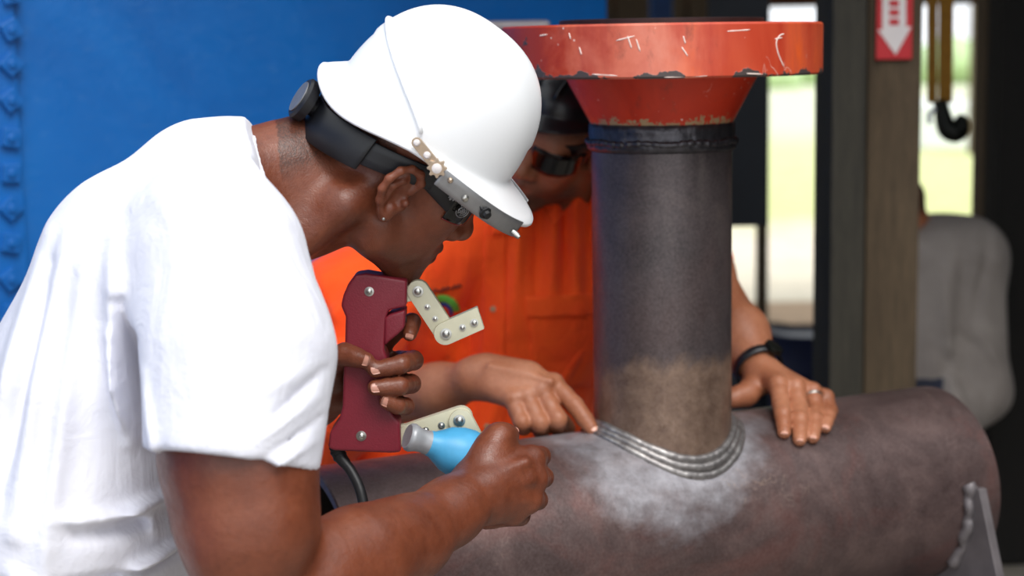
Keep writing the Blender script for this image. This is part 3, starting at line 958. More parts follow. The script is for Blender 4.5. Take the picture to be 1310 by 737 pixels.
# ------------------------------------------------------------------ people
def head_prims(O, F, s=1.0, beard=False):
    """head in its own frame (x forward, y left, z up, metres, origin midway between the ear canals)"""
    def W(p): return O + F @ (np.asarray(p, float) * s)
    def rc(a, b, ra, rb, k, op='+'): return Rc(W(a), W(b), ra * s, rb * s, k * s, op)
    def el(c, r, k, op='+', R=None): return El(W(c), np.asarray(r) * s, F if R is None else F @ R, k * s, op)
    def sp(c, r, k, op='+'): return rc(c, np.asarray(c) + 1e-4, r, r, k, op)
    H = [el((-0.012, 0, 0.052), (0.100, 0.076, 0.080), 0.02),
         el((0.035, 0, 0.03), (0.062, 0.064, 0.07), 0.03),
         el((0.042, 0, -0.03), (0.048, 0.054, 0.06), 0.03)]
    for y in (-1, 1):
        H += [rc((0.004, y * 0.054, -0.045), (0.012, y * 0.05, -0.066), 0.017, 0.017, 0.03),
              rc((0.012, y * 0.05, -0.066), (0.076, y * 0.018, -0.098), 0.017, 0.016, 0.025),
              sp((0.058, y * 0.045, -0.004), 0.020, 0.03),
              el((0.05, y * 0.04, -0.04), (0.028, 0.016, 0.03), 0.02)]
    H += [sp((0.083, 0, -0.099), 0.018, 0.02),
          rc((0.083, -0.034, 0.040), (0.083, 0.034, 0.040), 0.0115, 0.0115, 0.02),
          el((0.076, 0, -0.060), (0.024, 0.032, 0.030), 0.02),
          rc((0.088, 0, 0.030), (0.108, 0, -0.012), 0.0085, 0.0115, 0.014),
          sp((0.109, 0, -0.017), 0.0125, 0.010)]
    for y in (-1, 1):
        H += [sp((0.097, y * 0.0145, -0.021), 0.0105, 0.008),
              sp((0.086, y * 0.033, 0.022), 0.015, 0.012, '-'),         # eye sockets
              sp((0.0735, y * 0.032, 0.021), 0.0125, 0.003),             # eyeballs
              rc((0.083, y * 0.020, 0.027), (0.079, y * 0.044, 0.026), 0.0035, 0.003, 0.005),   # upper lids
              rc((0.083, y * 0.021, 0.014), (0.079, y * 0.043, 0.015), 0.003, 0.0028, 0.005),
              sp((0.1035, y * 0.007, -0.0295), 0.0042, 0.004, '-'),
              rc((0.098, y * 0.001, -0.0505), (0.0845, y * 0.025, -0.0605), 0.0062, 0.0028, 0.006),   # upper lip
              rc((0.097, y * 0.001, -0.0655), (0.0845, y * 0.023, -0.0625), 0.0068, 0.0028, 0.006),   # lower lip
              rc((0.108, y * 0.0, -0.0582), (0.088, y * 0.026, -0.0617), 0.0016, 0.0012, 0.003, '-')]
    if beard:
        H += [el((0.07, 0, -0.1), (0.03, 0.034, 0.024), 0.02)]
    # ears: plate, helix, antihelix, tragus, lobe, concha
    for y in (-1, 1):
        def E(x, z, off): return (-0.007 + (x + 0.007) * 1.16, y * (0.0735 + off * 1.15), z * 1.06 - 0.001)
        H += [el(E(-0.010, 0.006, 0.005), (0.019, 0.0075, 0.033), 0.008, R=np.array([[0.95, y * 0.3, 0], [-y * 0.3, 0.95, 0], [0, 0, 1]]) )]
        hel = [E(0.002, 0.012, 0.006), E(0.004, 0.026, 0.009), E(-0.003, 0.035, 0.012), E(-0.014, 0.036, 0.016), E(-0.024, 0.029, 0.020),
               E(-0.029, 0.016, 0.021), E(-0.028, 0.002, 0.019), E(-0.022, -0.011, 0.015), E(-0.014, -0.021, 0.011), E(-0.007, -0.026, 0.008)]
        H += [rc(hel[i], hel[i + 1], 0.0046, 0.0046, 0.004) for i in range(len(hel) - 1)]
        H += [sp(E(-0.007, -0.0245, 0.007), 0.0080, 0.006)]
        H += [el(E(-0.006, 0.000, 0.014), (0.0085, 0.007, 0.012), 0.005, '-')]
        H += [el(E(-0.013, 0.023, 0.018), (0.009, 0.005, 0.008), 0.005, '-')]
        H += [rc(E(-0.018, -0.008, 0.012), E(-0.020, 0.010, 0.015), 0.0035, 0.0035, 0.005),
              rc(E(-0.020, 0.010, 0.015), E(-0.012, 0.020, 0.012), 0.0032, 0.0025, 0.005)]
        H += [sp(E(0.003, -0.001, 0.010), 0.0048, 0.005), sp(E(-0.006, -0.014, 0.010), 0.0045, 0.006),
              rc(E(-0.006, -0.0235, 0.006), E(0.003, -0.008, 0.004), 0.0065, 0.0055, 0.006)]
    return H, W

def head_paint(V, O, F, s, stubble, scalp=0.9):
    q = (V - O) @ F / s
    x, y, z = q.T
    sm = lambda e0, e1, v: np.clip((v - e0) / (e1 - e0), 0, 1)
    near = (np.linalg.norm(q - np.array([0, 0, 0.01]), axis=1) < 0.155)
    # hairline: scalp above a line running from the forehead back over the ears to the nape
    line = np.where(x > 0.02, 0.062 + (x - 0.02) * 0.1, np.where(x > -0.02, 0.062 - (0.02 - x) * 0.6, 0.038 - (-0.02 - x) * 0.9))
    hair = sm(-0.012, 0.014, z - line) * scalp
    ear = (np.abs(y) > 0.073) & (np.abs(x + 0.01) < 0.03) & (z < 0.05)
    hair = np.where(ear, 0, hair)
    jaw = sm(0.016, -0.016, z + 0.052 + np.clip(0.03 - x, 0, 0.05) * 0.3) * sm(0.005, 0.035, x) * stubble
    mous = np.exp(-((z + 0.036) / 0.006) ** 2) * sm(0.082, 0.09, x) * sm(0.032, 0.02, np.abs(y)) * stubble
    hair = np.maximum(hair, np.maximum(jaw, mous)) * near
    lip = np.exp(-(((z + 0.0585) / 0.0095) ** 2)) * sm(0.088, 0.093, x) * sm(0.026, 0.018, np.abs(y)) * near
    hair = hair * (1 - lip)
    return hair, lip * 0.6

def finger(pts, rads, k=0.005):
    """chain with slightly swollen joints"""
    out = []
    for i in range(len(pts) - 1):
        a, b = np.asarray(pts[i]), np.asarray(pts[i + 1])
        m = (a + b) / 2
        out.append(Rc(a, m, rads[i], (rads[i] + rads[i + 1]) / 2 * 0.955, k))
        out.append(Rc(m, b, (rads[i] + rads[i + 1]) / 2 * 0.955, rads[i + 1], k))
    return out

def nail(parent, tip, direction, normal, L, Wd, mat):
    """a curved fingernail plate lying on the fingertip"""
    d = nrm(direction); n = nrm(np.asarray(normal) - d * np.dot(normal, d)); s = np.cross(d, n)
    V, F = [], []
    nu, nv = 7, 7
    for i in range(nu):
        u = -1 + 2 * i / (nu - 1)
        for j in range(nv):
            v = -1 + 2 * j / (nv - 1)
            e = 1 - 0.28 * abs(v) ** 2.5 if u > 0 else 1 - 0.12 * abs(v) ** 2
            V.append(tip + d * (u * L / 2 * e) + s * (v * Wd / 2 * (1 - 0.1 * abs(u) ** 3)) + n * (-0.32 * Wd * v * v * 0.5 - 0.0006 * u * u))
    for i in range(nu - 1):
        for j in range(nv - 1):
            F.append((i * nv + j, (i + 1) * nv + j, (i + 1) * nv + j + 1, i * nv + j + 1))
    m = len(V)
    V += [v - n * 0.0016 for v in V]
    F += [tuple(x + m for x in f)[::-1] for f in F]
    rim = [i * nv for i in range(nu)] + [(nu - 1) * nv + j for j in range(1, nv)] + [i * nv + nv - 1 for i in range(nu - 2, -1, -1)] + [j for j in range(nv - 2, 0, -1)]
    for i in range(len(rim)):
        a, b = rim[i], rim[(i + 1) % len(rim)]
        F.append((a, b, b + m, a + m))
    return mesh_obj('fingernail', V, F, mat, parent)

def towards_cam(p): return nrm(CAM - p)

# ---- the man in the white shirt ----------------------------------------------------------
O1 = P(514, 249, 2.05)
ps, yaw, rl = math.radians(35), math.radians(18), math.radians(9)
fw1 = np.array([math.cos(ps) * math.cos(yaw), math.sin(yaw), -math.sin(ps) * math.cos(yaw)])
up1 = np.array([math.sin(ps), 0, math.cos(ps)]) * math.cos(rl) + np.array([0, -1, 0]) * math.sin(rl)
F1 = frame(fw1, up1)
O1 = O1 + F1[:, 1] * 0.072          # the pixel above is the near (right) ear canal
S1 = 1.05
H1, W1 = head_prims(O1, F1, S1)

def Lp(px, py, Y, r): return P(px, py, Y), M(r, Y)
def limb(lst, k=0.03):
    q = [Lp(*x) for x in lst]
    return [Rc(q[i][0], q[i + 1][0], q[i][1], q[i + 1][1], k) for i in range(len(q) - 1)]

tors1 = [(266, 296, 2.03, 110), (196, 344, 2.03, 120), (136, 482, 2.02, 126), (104, 625, 2.01, 142), (92, 800, 2.0, 140)]
def torso(lst, infl, sy, k):
    q = [Lp(*x) for x in lst]
    return [Rc(q[i][0], q[i + 1][0], q[i][1] + infl, q[i + 1][1] + infl, k, sy=sy) for i in range(len(q) - 1)]

B1 = torso(tors1[:4], -0.014, 0.60, 0.05)
# neck with sternomastoid and trapezius
_q = [Lp(*x) for x in [(300, 262, 2.07, 84), (372, 254, 2.09, 75), (436, 236, 2.11, 77)]]
B1 += [Rc(_q[i][0], _q[i + 1][0], _q[i][1], _q[i + 1][1], 0.03, sy=1.3) for i in range(2)]
B1 += limb([(300, 215, 2.05, 46), (372, 200, 2.09, 34), (410, 184, 2.11, 34)], 0.04)
B1 += limb([(372, 318, 2.04, 22), (440, 262, 2.045, 18), (478, 236, 2.06, 12)], 0.03)
# near (right) arm
sh = [(288, 335, 1.84, 92), (300, 470, 1.79, 92), (306, 590, 1.76, 92), (318, 680, 1.75, 82), (318, 790, 1.75, 62)]
B1 += limb(sh, 0.03)
B1 += limb([(335, 580, 1.745, 52), (338, 655, 1.735, 52)], 0.04)           # biceps and triceps
B1 += limb([(270, 580, 1.78, 52), (275, 660, 1.775, 44)], 0.04)
fa = [(322, 800, 1.75, 58), (398, 752, 1.80, 64), (455, 722, 1.85, 66), (520, 690, 1.92, 51), (575, 655, 1.985, 39), (606, 632, 2.02, 37)]
B1 += limb(fa, 0.03)
B1 += limb([(420, 712, 1.80, 34), (500, 680, 1.88, 28)], 0.04)            # brachioradialis
B1 += limb([(430, 745, 1.79, 30), (540, 690, 1.92, 20)], 0.03)
B1 += limb([(300, 330, 2.22, 80), (300, 480, 2.27, 62), (300, 585, 2.27, 48)], 0.04)
B1 += limb([(300, 585, 2.27, 48), (350, 555, 2.25, 44), (402, 515, 2.215, 31)], 0.03)
B1 += H1
def hp(x, y, Y): return P(x, y, Y)
# near fist round the bulb: back of the hand, knuckles, thumb
wr = hp(604, 632, 2.025)
kn = [hp(680, 588, 2.075), hp(683, 614, 2.060), hp(676, 640, 2.055), hp(655, 656, 2.055)]
for q, r0, r1 in zip(kn, (28, 27, 25, 22), (17.5, 17.5, 16, 14)):
    B1.append(Rc(wr, q, M(r0, 2.03), M(r1, 2.06), 0.016))
B1 += [Rc(hp(624, 622, 2.03), hp(662, 606, 2.055), M(32, 2.04), M(24, 2.06), 0.02), Rc(hp(628, 640, 2.035), hp(655, 640, 2.05), M(28, 2.04), M(20, 2.05), 0.02)]
for q in kn:
    B1.append(Rc(q + np.array([0.002, -0.004, 0.003]), q + np.array([0.003, -0.004, 0.003]), M(11.5, 2.06), k=0.011))
fing1 = []
for i, q in enumerate(kn):          # fingers fold away from the knuckles and back round the bulb
    dz = -0.012 - 0.004 * i
    ln = (1.0, 1.06, 1.0, 0.82)[i]
    pp = q + np.array([0.012 * ln, 0.046 * ln, dz * 0.6])
    dp = pp + np.array([-0.030 * ln, 0.006, -0.004])
    tp = dp + np.array([-0.022 * ln, -0.014, -0.002])
    B1 += finger([q, pp, dp, tp], [M(15.5, 2.06), M(12.5, 2.06), M(11, 2.06), M(9.5, 2.06)], 0.007)
# thumb: lies up along the bulb, tip bent over it
th = [hp(606, 612, 2.035), hp(622, 584, 2.05), hp(638, 559, 2.06), hp(652, 556, 2.082)]
B1 += finger(th, [M(24, 2.04), M(22, 2.05), M(15.5, 2.06), M(11.5, 2.08)], 0.014)
B1 += [Rc(hp(628, 592, 2.045), hp(668, 594, 2.07), M(20, 2.05), M(14, 2.07), 0.02)]      # web between thumb and index
for a, b in (((618, 618), (672, 592)), ((622, 626), (676, 613)), ((622, 634), (668, 636))):
    B1.append(Rc(hp(a[0], a[1], 2.005), hp(b[0], b[1], 2.035), M(5, 2.0), M(5, 2.04), 0.014))   # tendons
# far (left) arm, mostly hidden, and the hand closed round the yoke handle
YH = 2.12
palm = [hp(408, 512, 2.205), hp(432, 486, 2.185)]
B1 += [Rc(palm[0], hp(424, 500, 2.195), M(28, 2.2), M(29, 2.2), 0.02)]
kl = [hp(500, 428, 2.185), hp(514, 462, 2.187), hp(512, 490, 2.187), hp(505, 516, 2.183)]
for q, r1 in zip(kl, (13, 13, 12.5, 11.5)):
    B1.append(Rc(hp(420, 500, 2.195), q, M(22, 2.2), M(r1, 2.19), 0.014))
left_f = [[kl[0], hp(520, 414, 2.165), hp(527, 412, 2.145), hp(524, 427, 2.128)],
          [kl[1], hp(529, 461, 2.150), hp(513, 466, 2.092), hp(480, 473, 2.083)],
          [kl[2], hp(526, 491, 2.148), hp(511, 494, 2.090), hp(480, 496, 2.081)],
          [kl[3], hp(519, 520, 2.145), hp(508, 519, 2.095), hp(494, 514, 2.086)]]
for f, r in zip(left_f, (11.5, 12.2, 12, 10.8)):
    B1 += finger(f, [M(r * 1.1, 2.15), M(r * 1.04, 2.12), M(r, 2.09), M(r * 0.86, 2.085)], 0.004)
tl = [hp(418, 498, 2.185), hp(424, 468, 2.15), hp(441, 453, 2.098), hp(468, 461, 2.084)]
B1 += finger(tl, [M(22, 2.18), M(15, 2.15), M(13.5, 2.1), M(11, 2.085)], 0.008)
V, F = extract(B1, 0.0022, B=14)
hr, lp = head_paint(V, O1, F1, S1, 0.35, 0.72)
base1 = np.array([P(40, 800, 2.0)[0], 2.02, 0.0])
man1 = tag(mesh_obj('person', V, F, MT['skin_dark'], origin=base1, attrs={'hair': hr, 'lip': lp}),
           'person in white shirt and white hard hat leaning over the pipe', 'person')
print('man1', len(V))
for f in left_f[1:]:
    d = nrm(f[3] - f[2]); nail(man1, f[3] - d * 0.0025 + np.array([0.0, -0.0100, 0.002]), d, (0, -1, 0.25), 0.0145, 0.0118, MT['nail_dark'])
d = nrm(tl[3] - tl[2]); nail(man1, tl[3] - d * 0.003 + np.array([0, -0.0108, 0.002]), d, (0, -1, 0.2), 0.0165, 0.0135, MT['nail_dark'])
d = nrm(left_f[0][3] - left_f[0][2]); nail(man1, left_f[0][3] + np.array([0.001, -0.0097, 0.001]), d, (0.1, -1, 0.1), 0.0125, 0.0105, MT['nail_dark'])
d = nrm(th[3] - th[2]); nail(man1, th[3] + np.array([0.006, -0.002, 0.009]), d, (0.4, -0.2, 0.9), 0.0135, 0.013, MT['nail_dark'])
lathe_obj('ear_stud', [(0, 0), (0.0022, 0.0006), (0.0018, 0.0022), (0, 0.003)], W1((-0.0075, -0.0895, -0.0295)), MT['steel'], man1, axis=-F1[:, 1], seg=16)

# T-shirt: torso and two sleeves, open at neck, cuffs and hem
armd = nrm(P(306, 590, 1.75) - P(300, 470, 1.78))
cutc = P(296, 592, 1.75); cutn = nrm(armd + np.array([-0.20, -0.02, 0.0]))
slv = limb([(286, 330, 1.84, 106), (302, 455, 1.79, 119), (296, 560, 1.755, 107), (292, 640, 1.745, 106)], 0.04)
sleeve = Grp(slv + [Pl(cutc, cutn, 0.004)], k=0.05)
slf = limb([(300, 325, 2.22, 92), (300, 450, 2.25, 84), (300, 560, 2.27, 78)], 0.04)
sleevef = Grp(slf + [Pl(P(300, 520, 2.265), (0, 0.05, -1.0), 0.004)], k=0.05)
nkn = nrm(P(430, 226, 2.05) - P(330, 262, 2.045))
TG = torso(tors1, 0.006, 0.60, 0.05)
TG += limb([(300, 262, 2.04, 96), (350, 258, 2.045, 86), (420, 240, 2.05, 80)], 0.05)
TG += limb([(255, 226, 2.03, 60), (330, 216, 2.04, 44)], 0.05)
TG += limb([(300, 300, 1.90, 92), (352, 330, 1.98, 60)], 0.06)
TG.append(Pl(P(357, 262, 2.045), nkn, 0.004))
T1 = [Grp(TG, 0.0), sleeve, sleevef]
hemz = 0.80
T1.append(Pl((0, 0, hemz), (0, 0, -1.0), 0.003))
# hollow the openings
T1 += [Rc(P(345, 257, 2.045), P(420, 240, 2.05), M(80, 2.045), M(76, 2.05), 0.004, '-')]
T1 += [Rc(P(300, 545, 1.762), P(296, 680, 1.742), M(102, 1.75), M(104, 1.745), 0.004, '-')]
T1 += [Rc(P(300, 480, 2.26), P(300, 600, 2.27), M(72, 2.26), M(72, 2.27), 0.004, '-')]
c0 = P(92, 790, 2.0)
T1 += [Rc((c0[0], c0[1], hemz + 0.03), (c0[0], c0[1], hemz - 0.2), M(140, 2.0), k=0.004, op='-', sy=0.6)]
fold1 = [(62, 300, 18, 560, 16, 0.010, 1.9, .4), (96, 300, 60, 640, 14, 0.008, 1.9, .4), (128, 330, 96, 700, 12, 0.006, 1.9, .4), (80, 330, 40, 600, 8, -0.006, 1.9, .4),
         (150, 300, 165, 480, 12, 0.006, 1.85, .4), (163, 380, 186, 520, 10, -0.012, 1.85, .4), (176, 430, 190, 590, 12, -0.016, 1.8, .4), (152, 420, 172, 560, 10, 0.008, 1.85, .4),
         (205, 240, 330, 200, 24, 0.005, 1.95, .5), (225, 640, 150, 648, 9, 0.010, 1.85, .4), (150, 648, 100, 640, 9, 0.006, 1.85, .4), (205, 668, 120, 662, 12, -0.009, 1.85, .4),
         (240, 706, 165, 726, 9, 0.012, 1.85, .4), (200, 690, 185, 640, 8, 0.006, 1.85, .4), (225, 735, 110, 722, 8, -0.008, 1.85, .4), (60, 690, 110, 745, 12, 0.007, 1.9, .4),
         (408, 480, 350, 530, 7, -0.006, 1.72, .25), (405, 510, 330, 555, 6, 0.004, 1.72, .25), (404, 540, 340, 575, 6, -0.005, 1.72, .25), (395, 470, 330, 500, 8, 0.003, 1.72, .25),
         (402, 565, 350, 590, 4, 0.004, 1.72, .25), (190, 470, 215, 580, 7, 0.004, 1.75, .2), (290, 180, 320, 200, 7, -0.004, 2.0, .4), (270, 172, 300, 210, 7, 0.003, 2.0, .4)]
V, F = extract(T1, 0.0042, B=14, disp=folds([f[:5] + (f[5] * (1.5 if f[0] < 260 else 1.2),) + f[6:] for f in fold1]), dmax=0.024)
print('tee', len(V))
mesh_obj('t_shirt', V, F, MT['tee'], man1)
# stitched hem line of the near sleeve and the ribbed collar
rb = Grp(limb([(300, 262, 2.04, 91), (350, 258, 2.045, 84), (420, 240, 2.05, 80)], 0.01) + [Pl(P(362, 260, 2.045), nkn, 0.006), Pl(P(348, 264, 2.045), -nkn, 0.006)])
V, F = extract([rb, Rc(P(330, 258, 2.045), P(430, 236, 2.05), M(79, 2.045), M(75, 2.05), 0.004, '-')], 0.003, B=16)
mesh_obj('collar', V, F, MT['rib'], man1)

def legs_and_boots(man, hips, feet, knee, mat, rr=0.095):
    pr = []
    for (hx, kx, fx) in zip(hips, knee, feet):
        pr += [Rc(hx, kx, rr, rr * 0.72, 0.03), Rc(kx, fx, rr * 0.72, rr * 0.6, 0.03)]
    m = (np.asarray(hips[0]) + np.asarray(hips[1])) / 2
    pr += [Rc(np.asarray(hips[0]) + (0, 0, 0.06), np.asarray(hips[1]) + (0, 0, 0.06), rr * 1.22, k=0.05)]
    fz = min(f[2] for f in feet)
    pr.append(Pl((0, 0, 0.09), (0, 0, -1), 0.004))
    V, F = extract(pr, 0.008, B=16)
    mesh_obj('trousers', V, F, mat, man)
def boots(man, feet, toe):
    for f in feet:
        f = np.asarray(f, float); t = np.asarray(toe, float)
        pr = [Rc((f[0], f[1], 0.15), (f[0], f[1], 0.05), 0.052, 0.048, 0.02), Rc((f[0], f[1], 0.045), np.array([f[0], f[1], 0.038]) + t * 0.16, 0.044, 0.038, 0.03),
              Rc(np.array([f[0], f[1], 0.04]) - t * 0.03, np.array([f[0], f[1], 0.04]) + t * 0.10, 0.04, 0.044, 0.02), Pl((0, 0, 0.001), (0, 0, -1), 0.003)]
        V, F = extract(pr, 0.006, B=16)
        mesh_obj('boot', V, F, MT['boot'], man)
hx = P(50, 800, 2.0)
hips = [(hx[0], 1.90, 0.86), (hx[0], 2.12, 0.86)]
knee = [(hx[0] + 0.06, 1.88, 0.47), (hx[0] + 0.02, 2.14, 0.47)]
feet = [(hx[0] + 0.02, 1.87, 0.09), (hx[0] - 0.06, 2.15, 0.09)]
legs_and_boots(man1, hips, feet, knee, MT['denim'])
boots(man1, feet, (1, 0, 0))

# ---- white hard hat ----------------------------------------------------------------------
ph, yh, rh_ = math.radians(38), math.radians(2), math.radians(9)
fwh = np.array([math.cos(ph) * math.cos(yh), math.sin(yh), -math.sin(ph) * math.cos(yh)])
uph = np.array([math.sin(ph), 0, math.cos(ph)]) * math.cos(rh_) + np.array([0, -1, 0]) * math.sin(rh_)
FH = frame(fwh, uph)
OH = P(546, 160, 2.10)

def shell_dims(fb): return fb
class Hat:
    def __init__(s, O, F, a=0.118, b=0.104, H=0.140, n=2.35, front=0.052, back=0.024, side=0.010, sc=1.025):
        s.O, s.F, s.a, s.b, s.H, s.n, s.front, s.back, s.side, s.sc = O, F, a, b, H, n, front, back, side, sc
    def W(s, p): return s.O + s.F @ (np.asarray(p, float) * s.sc)
    def ext(s, th):
        c = math.cos(th)
        f = max(c, 0) ** 2.2; g = max(-c, 0) ** 2.0
        return s.side + (s.front - s.side) * f + (s.back - s.side) * g
    def base(s, th):
        return np.array([s.a * math.cos(th), s.b * math.sin(th)])
    def dome(s, th, u, off=0.0):
        r = math.cos(u) ** (2 / s.n); z = s.H * math.sin(u) ** (2 / s.n)
        p2 = s.base(th) * r
        # shallow crown ridge along the middle
        p = np.array([p2[0], p2[1], z])
        nrm_ = nrm([p[0] / s.a ** 2, p[1] / s.b ** 2, p[2] / s.H ** 2 + 1e-6])
        rid = 0.004 * math.exp(-(p[1] / 0.018) ** 2) * math.sin(u) ** 0.5 if p[2] > 0.05 else 0
        return p + nrm_ * (off + rid)
    def dome_at_z(s, th, z, off=0.0):
        return s.dome(th, math.asin(min(1, max(z, 0) / s.H) ** (s.n / 2)), off)
    def brim(s, th, t, off=0.0):
        """t 0 at the dome foot, 1 at the brim edge"""
        e = s.ext(th) * t
        b2 = s.base(th); d2 = nrm([math.cos(th) / s.a, math.sin(th) / s.b])
        c = math.cos(th)
        drop = -0.012 * max(c, 0) ** 2 * t ** 1.5 - 0.010 * t ** 2 * max(-c, 0) - 0.004 * t
        aa = abs(math.atan2(math.sin(th), math.cos(th)))
        drop -= 0.017 * math.exp(-((aa - 2.35) / 0.55) ** 2) * (0.35 + 0.65 * t)
        return np.array([b2[0] + d2[0] * (e + off), b2[1] + d2[1] * (e + off), drop])
    def shell(s, name, mat, parent):
        seg, V, F = 128, [], []
        rows = []
        th_ = [2 * math.pi * j / seg for j in range(seg)]
        rows.append([s.brim(t, 1.0) + np.array([0, 0, -0.0045]) for t in th_])
        rows.append([s.brim(t, 1.0, 0.0012) + np.array([0, 0, -0.002]) for t in th_])
        for q in (1.0, 0.85, 0.65, 0.45, 0.28, 0.14, 0.05):
            rows.append([s.brim(t, q) + np.array([0, 0, 0.0055 * (1 - q) ** 3 + (0.0012 if q > .9 else 0)]) for t in th_])
        for u in np.concatenate([np.linspace(0.010, 0.25, 8), np.linspace(0.3, math.pi / 2 - 0.02, 26)]):
            rows.append([s.dome(t, u) + np.array([0, 0, 0.006 * math.exp(-u * 14) + (s.brim(t, 0)[2]) * math.exp(-u * 5)]) for t in th_])
        for r in rows: V += [s.W(p) for p in r]
        top = len(V); V.append(s.W(s.dome(0, math.pi / 2)))
        for i in range(len(rows) - 1):
            for j in range(seg): F.append((i * seg + j, i * seg + (j + 1) % seg, (i + 1) * seg + (j + 1) % seg, (i + 1) * seg + j))
        i = len(rows) - 1
        for j in range(seg): F.append((i * seg + j, i * seg + (j + 1) % seg, top))
        o = mesh_obj(name, V, F, mat, parent)
        sd = o.modifiers.new('solidify', 'SOLIDIFY'); sd.thickness = 0.0028; sd.offset = -1
        return o
hat1 = thing('hard_hat', OH, 'white full-brim hard hat with a metal visor bracket on his head', 'hard hat')
HT = Hat(OH, FH)
HT.shell('shell', MT['hat_white'], hat1)

def strip(name, rows, mat, parent, thick):
    """rows: list of polylines of equal length; a thin sheet with thickness along its own normal"""
    R_ = np.array(rows); n, m = R_.shape[:2]
    V = R_.reshape(-1, 3)
    F = [(i * m + j, i * m + j + 1, (i + 1) * m + j + 1, (i + 1) * m + j) for i in range(n - 1) for j in range(m - 1)]
    o = mesh_obj(name, V, F, mat, parent)
    sd = o.modifiers.new('solidify', 'SOLIDIFY'); sd.thickness = thick; sd.offset = 0
    bv = o.modifiers.new('bevel', 'BEVEL'); bv.width = thick * 0.3; bv.segments = 1
    return o
# metal band hung along the brim from the near lug round to just short of the front, then the far side
for side in (-1, 1):
    ths = np.radians(np.linspace(71, 20, 30)) * side
    rows = []
    for z in (0.0035, -0.004, -0.012, -0.0185):
        rows.append([HT.W(HT.brim(t, 1.0, 0.0028) + np.array([0, 0, z])) for t in ths])
    bd = strip('visor_bracket', rows, MT['alu'], hat1, 0.0022)
    for t, zz_, rr, mt in ((66, -0.003, 0.0035, 'brass'), (55, -0.009, 0.0045, 'steel'), (23, -0.012, 0.004, 'steel')):
        p = HT.brim(math.radians(t) * side, 1.0, 0.004) + np.array([0, 0, zz_])
        nr = HT.F @ np.array([math.cos(math.radians(t)), side * math.sin(math.radians(t)), 0.0])
        ln = 0.0035 if t != 23 else 0.011
        lathe_obj('rivet', [(0, 0), (rr, 0), (rr * 0.95, ln * 0.6), (rr * 0.6, ln), (0, ln)], HT.W(p), MT[mt], bd, axis=nr, seg=18)
    p = HT.brim(math.radians(43) * side, 1.0, 0.004) + np.array([0, 0, -0.009]); nr = HT.F @ nrm([math.cos(math.radians(43)), side * math.sin(math.radians(43)), 0.0])
    lathe_obj('wing_nut', [(0, 0), (0.008, 0), (0.008, 0.002), (0.0055, 0.003), (0.005, 0.007), (0, 0.008)], HT.W(p), MT['rubber'], bd, axis=nr, seg=8)
    p2 = HT.W(p + np.array([-0.014, 0.0, 0.004])); V, F = tube([HT.W(p) + nr * 0.002, p2 + nr * 0.004], [0.0032, 0.0018], 8)
    mesh_obj('spring_clip', V, F, MT['rubber'], bd)
# near lug plate, toothed knob, strap wire (both sides)
for side in (-1, 1):
    t0, t1 = math.radians(90) * side, math.radians(73) * side
    pa, pb = HT.W(HT.brim(t0, 1.0, 0.003) + np.array([0, 0, 0.010])), HT.W(HT.brim(t1, 1.0, 0.004) + np.array([0, 0, -0.001]))
    nr = HT.F @ np.array([0, side, 0.0])
    d = nrm(pb - pa); s_ = np.cross(nr, d)
    bm = bmesh.new()
    pts = [pa + s_ * 0.0065 * math.cos(a) - d * 0.0065 * math.sin(a) for a in np.linspace(0, math.pi, 9)] + [pb + s_ * -0.0065, pb + s_ * 0.0065]
    prism(bm, pts, nr * 0.0025)
    bm_obj('lug_plate', bm, MT['brass'], hat1, bevel=0.0006)
    kc = pb + nr * 0.0025 - d * 0.004
    bm = bmesh.new()
    teeth = []
    for k in range(32):
        a = 2 * math.pi * k / 32; r = 0.0118 if (k % 4) in (0, 1) else 0.0088
        teeth.append(kc + r * (math.cos(a) * d + math.sin(a) * s_))
    prism(bm, teeth, nr * 0.004)
    kb = bm_obj('adjuster_knob', bm, MT['brass'], hat1, bevel=0.0007)
    lathe_obj('knob_hub', [(0, 0), (0.0062, 0), (0.0058, 0.006), (0.003, 0.0075), (0, 0.0076)], kc, MT['white_print'], kb, axis=nr, seg=20)
    for q, rr in ((pa, 0.0042), (pa * 0.55 + pb * 0.45, 0.0045)):
        lathe_obj('rivet', [(0, 0), (rr, 0), (rr * 0.9, 0.003), (rr * 0.5, 0.0048), (0, 0.005)], q + nr * 0.0022, MT['white_print'], hat1, axis=nr, seg=16)
# wire across the back of the dome from lug to lug
ths = np.radians(np.linspace(-91, -269, 60))
path = []
for i, t in enumerate(ths):
    u = i / 59; z = 0.012 + 0.060 * math.sin(math.pi * u) ** 0.8
    path.append(HT.W(HT.dome_at_z(t, z, 0.0022)))
V, F = tube(path, 0.0026, 8); mesh_obj('strap_wire', V, F, MT['hat_white'], hat1)
# head band with ratchet at the nape
def band_pt(th, z, grow=0.0):
    q = np.array([(0.106 + grow) * math.cos(th) - 0.012, (0.0835 + grow) * math.sin(th), z])
    return q
HB = lambda q: O1 + F1 @ (np.asarray(q, float) * S1)
ths = np.radians(np.linspace(-30, -330, 90))
rows = []
for k in range(4):
    row = []
    for t in ths:
        bk = 0.5 - 0.5 * math.cos(t)
        zt = 0.058 - 0.034 * bk ** 1.5; hgt = 0.022 + 0.012 * bk
        row.append(HB(band_pt(t, zt - hgt * k / 3)))
    rows.append(row)
strip('head_band', rows, MT['strap_black'], hat1, 0.003)
rows = []
for k in range(3):
    row = []
    for t in np.radians(np.linspace(-118, -242, 40)):
        bk = 0.5 - 0.5 * math.cos(t)
        zt = 0.063 - 0.034 * bk ** 1.5; hgt = 0.034 + 0.012 * bk
        row.append(HB(band_pt(t, zt - hgt * k / 2, 0.005)))
    rows.append(row)
strip('band_sleeve', rows, MT['strap_black'], hat1, 0.004)
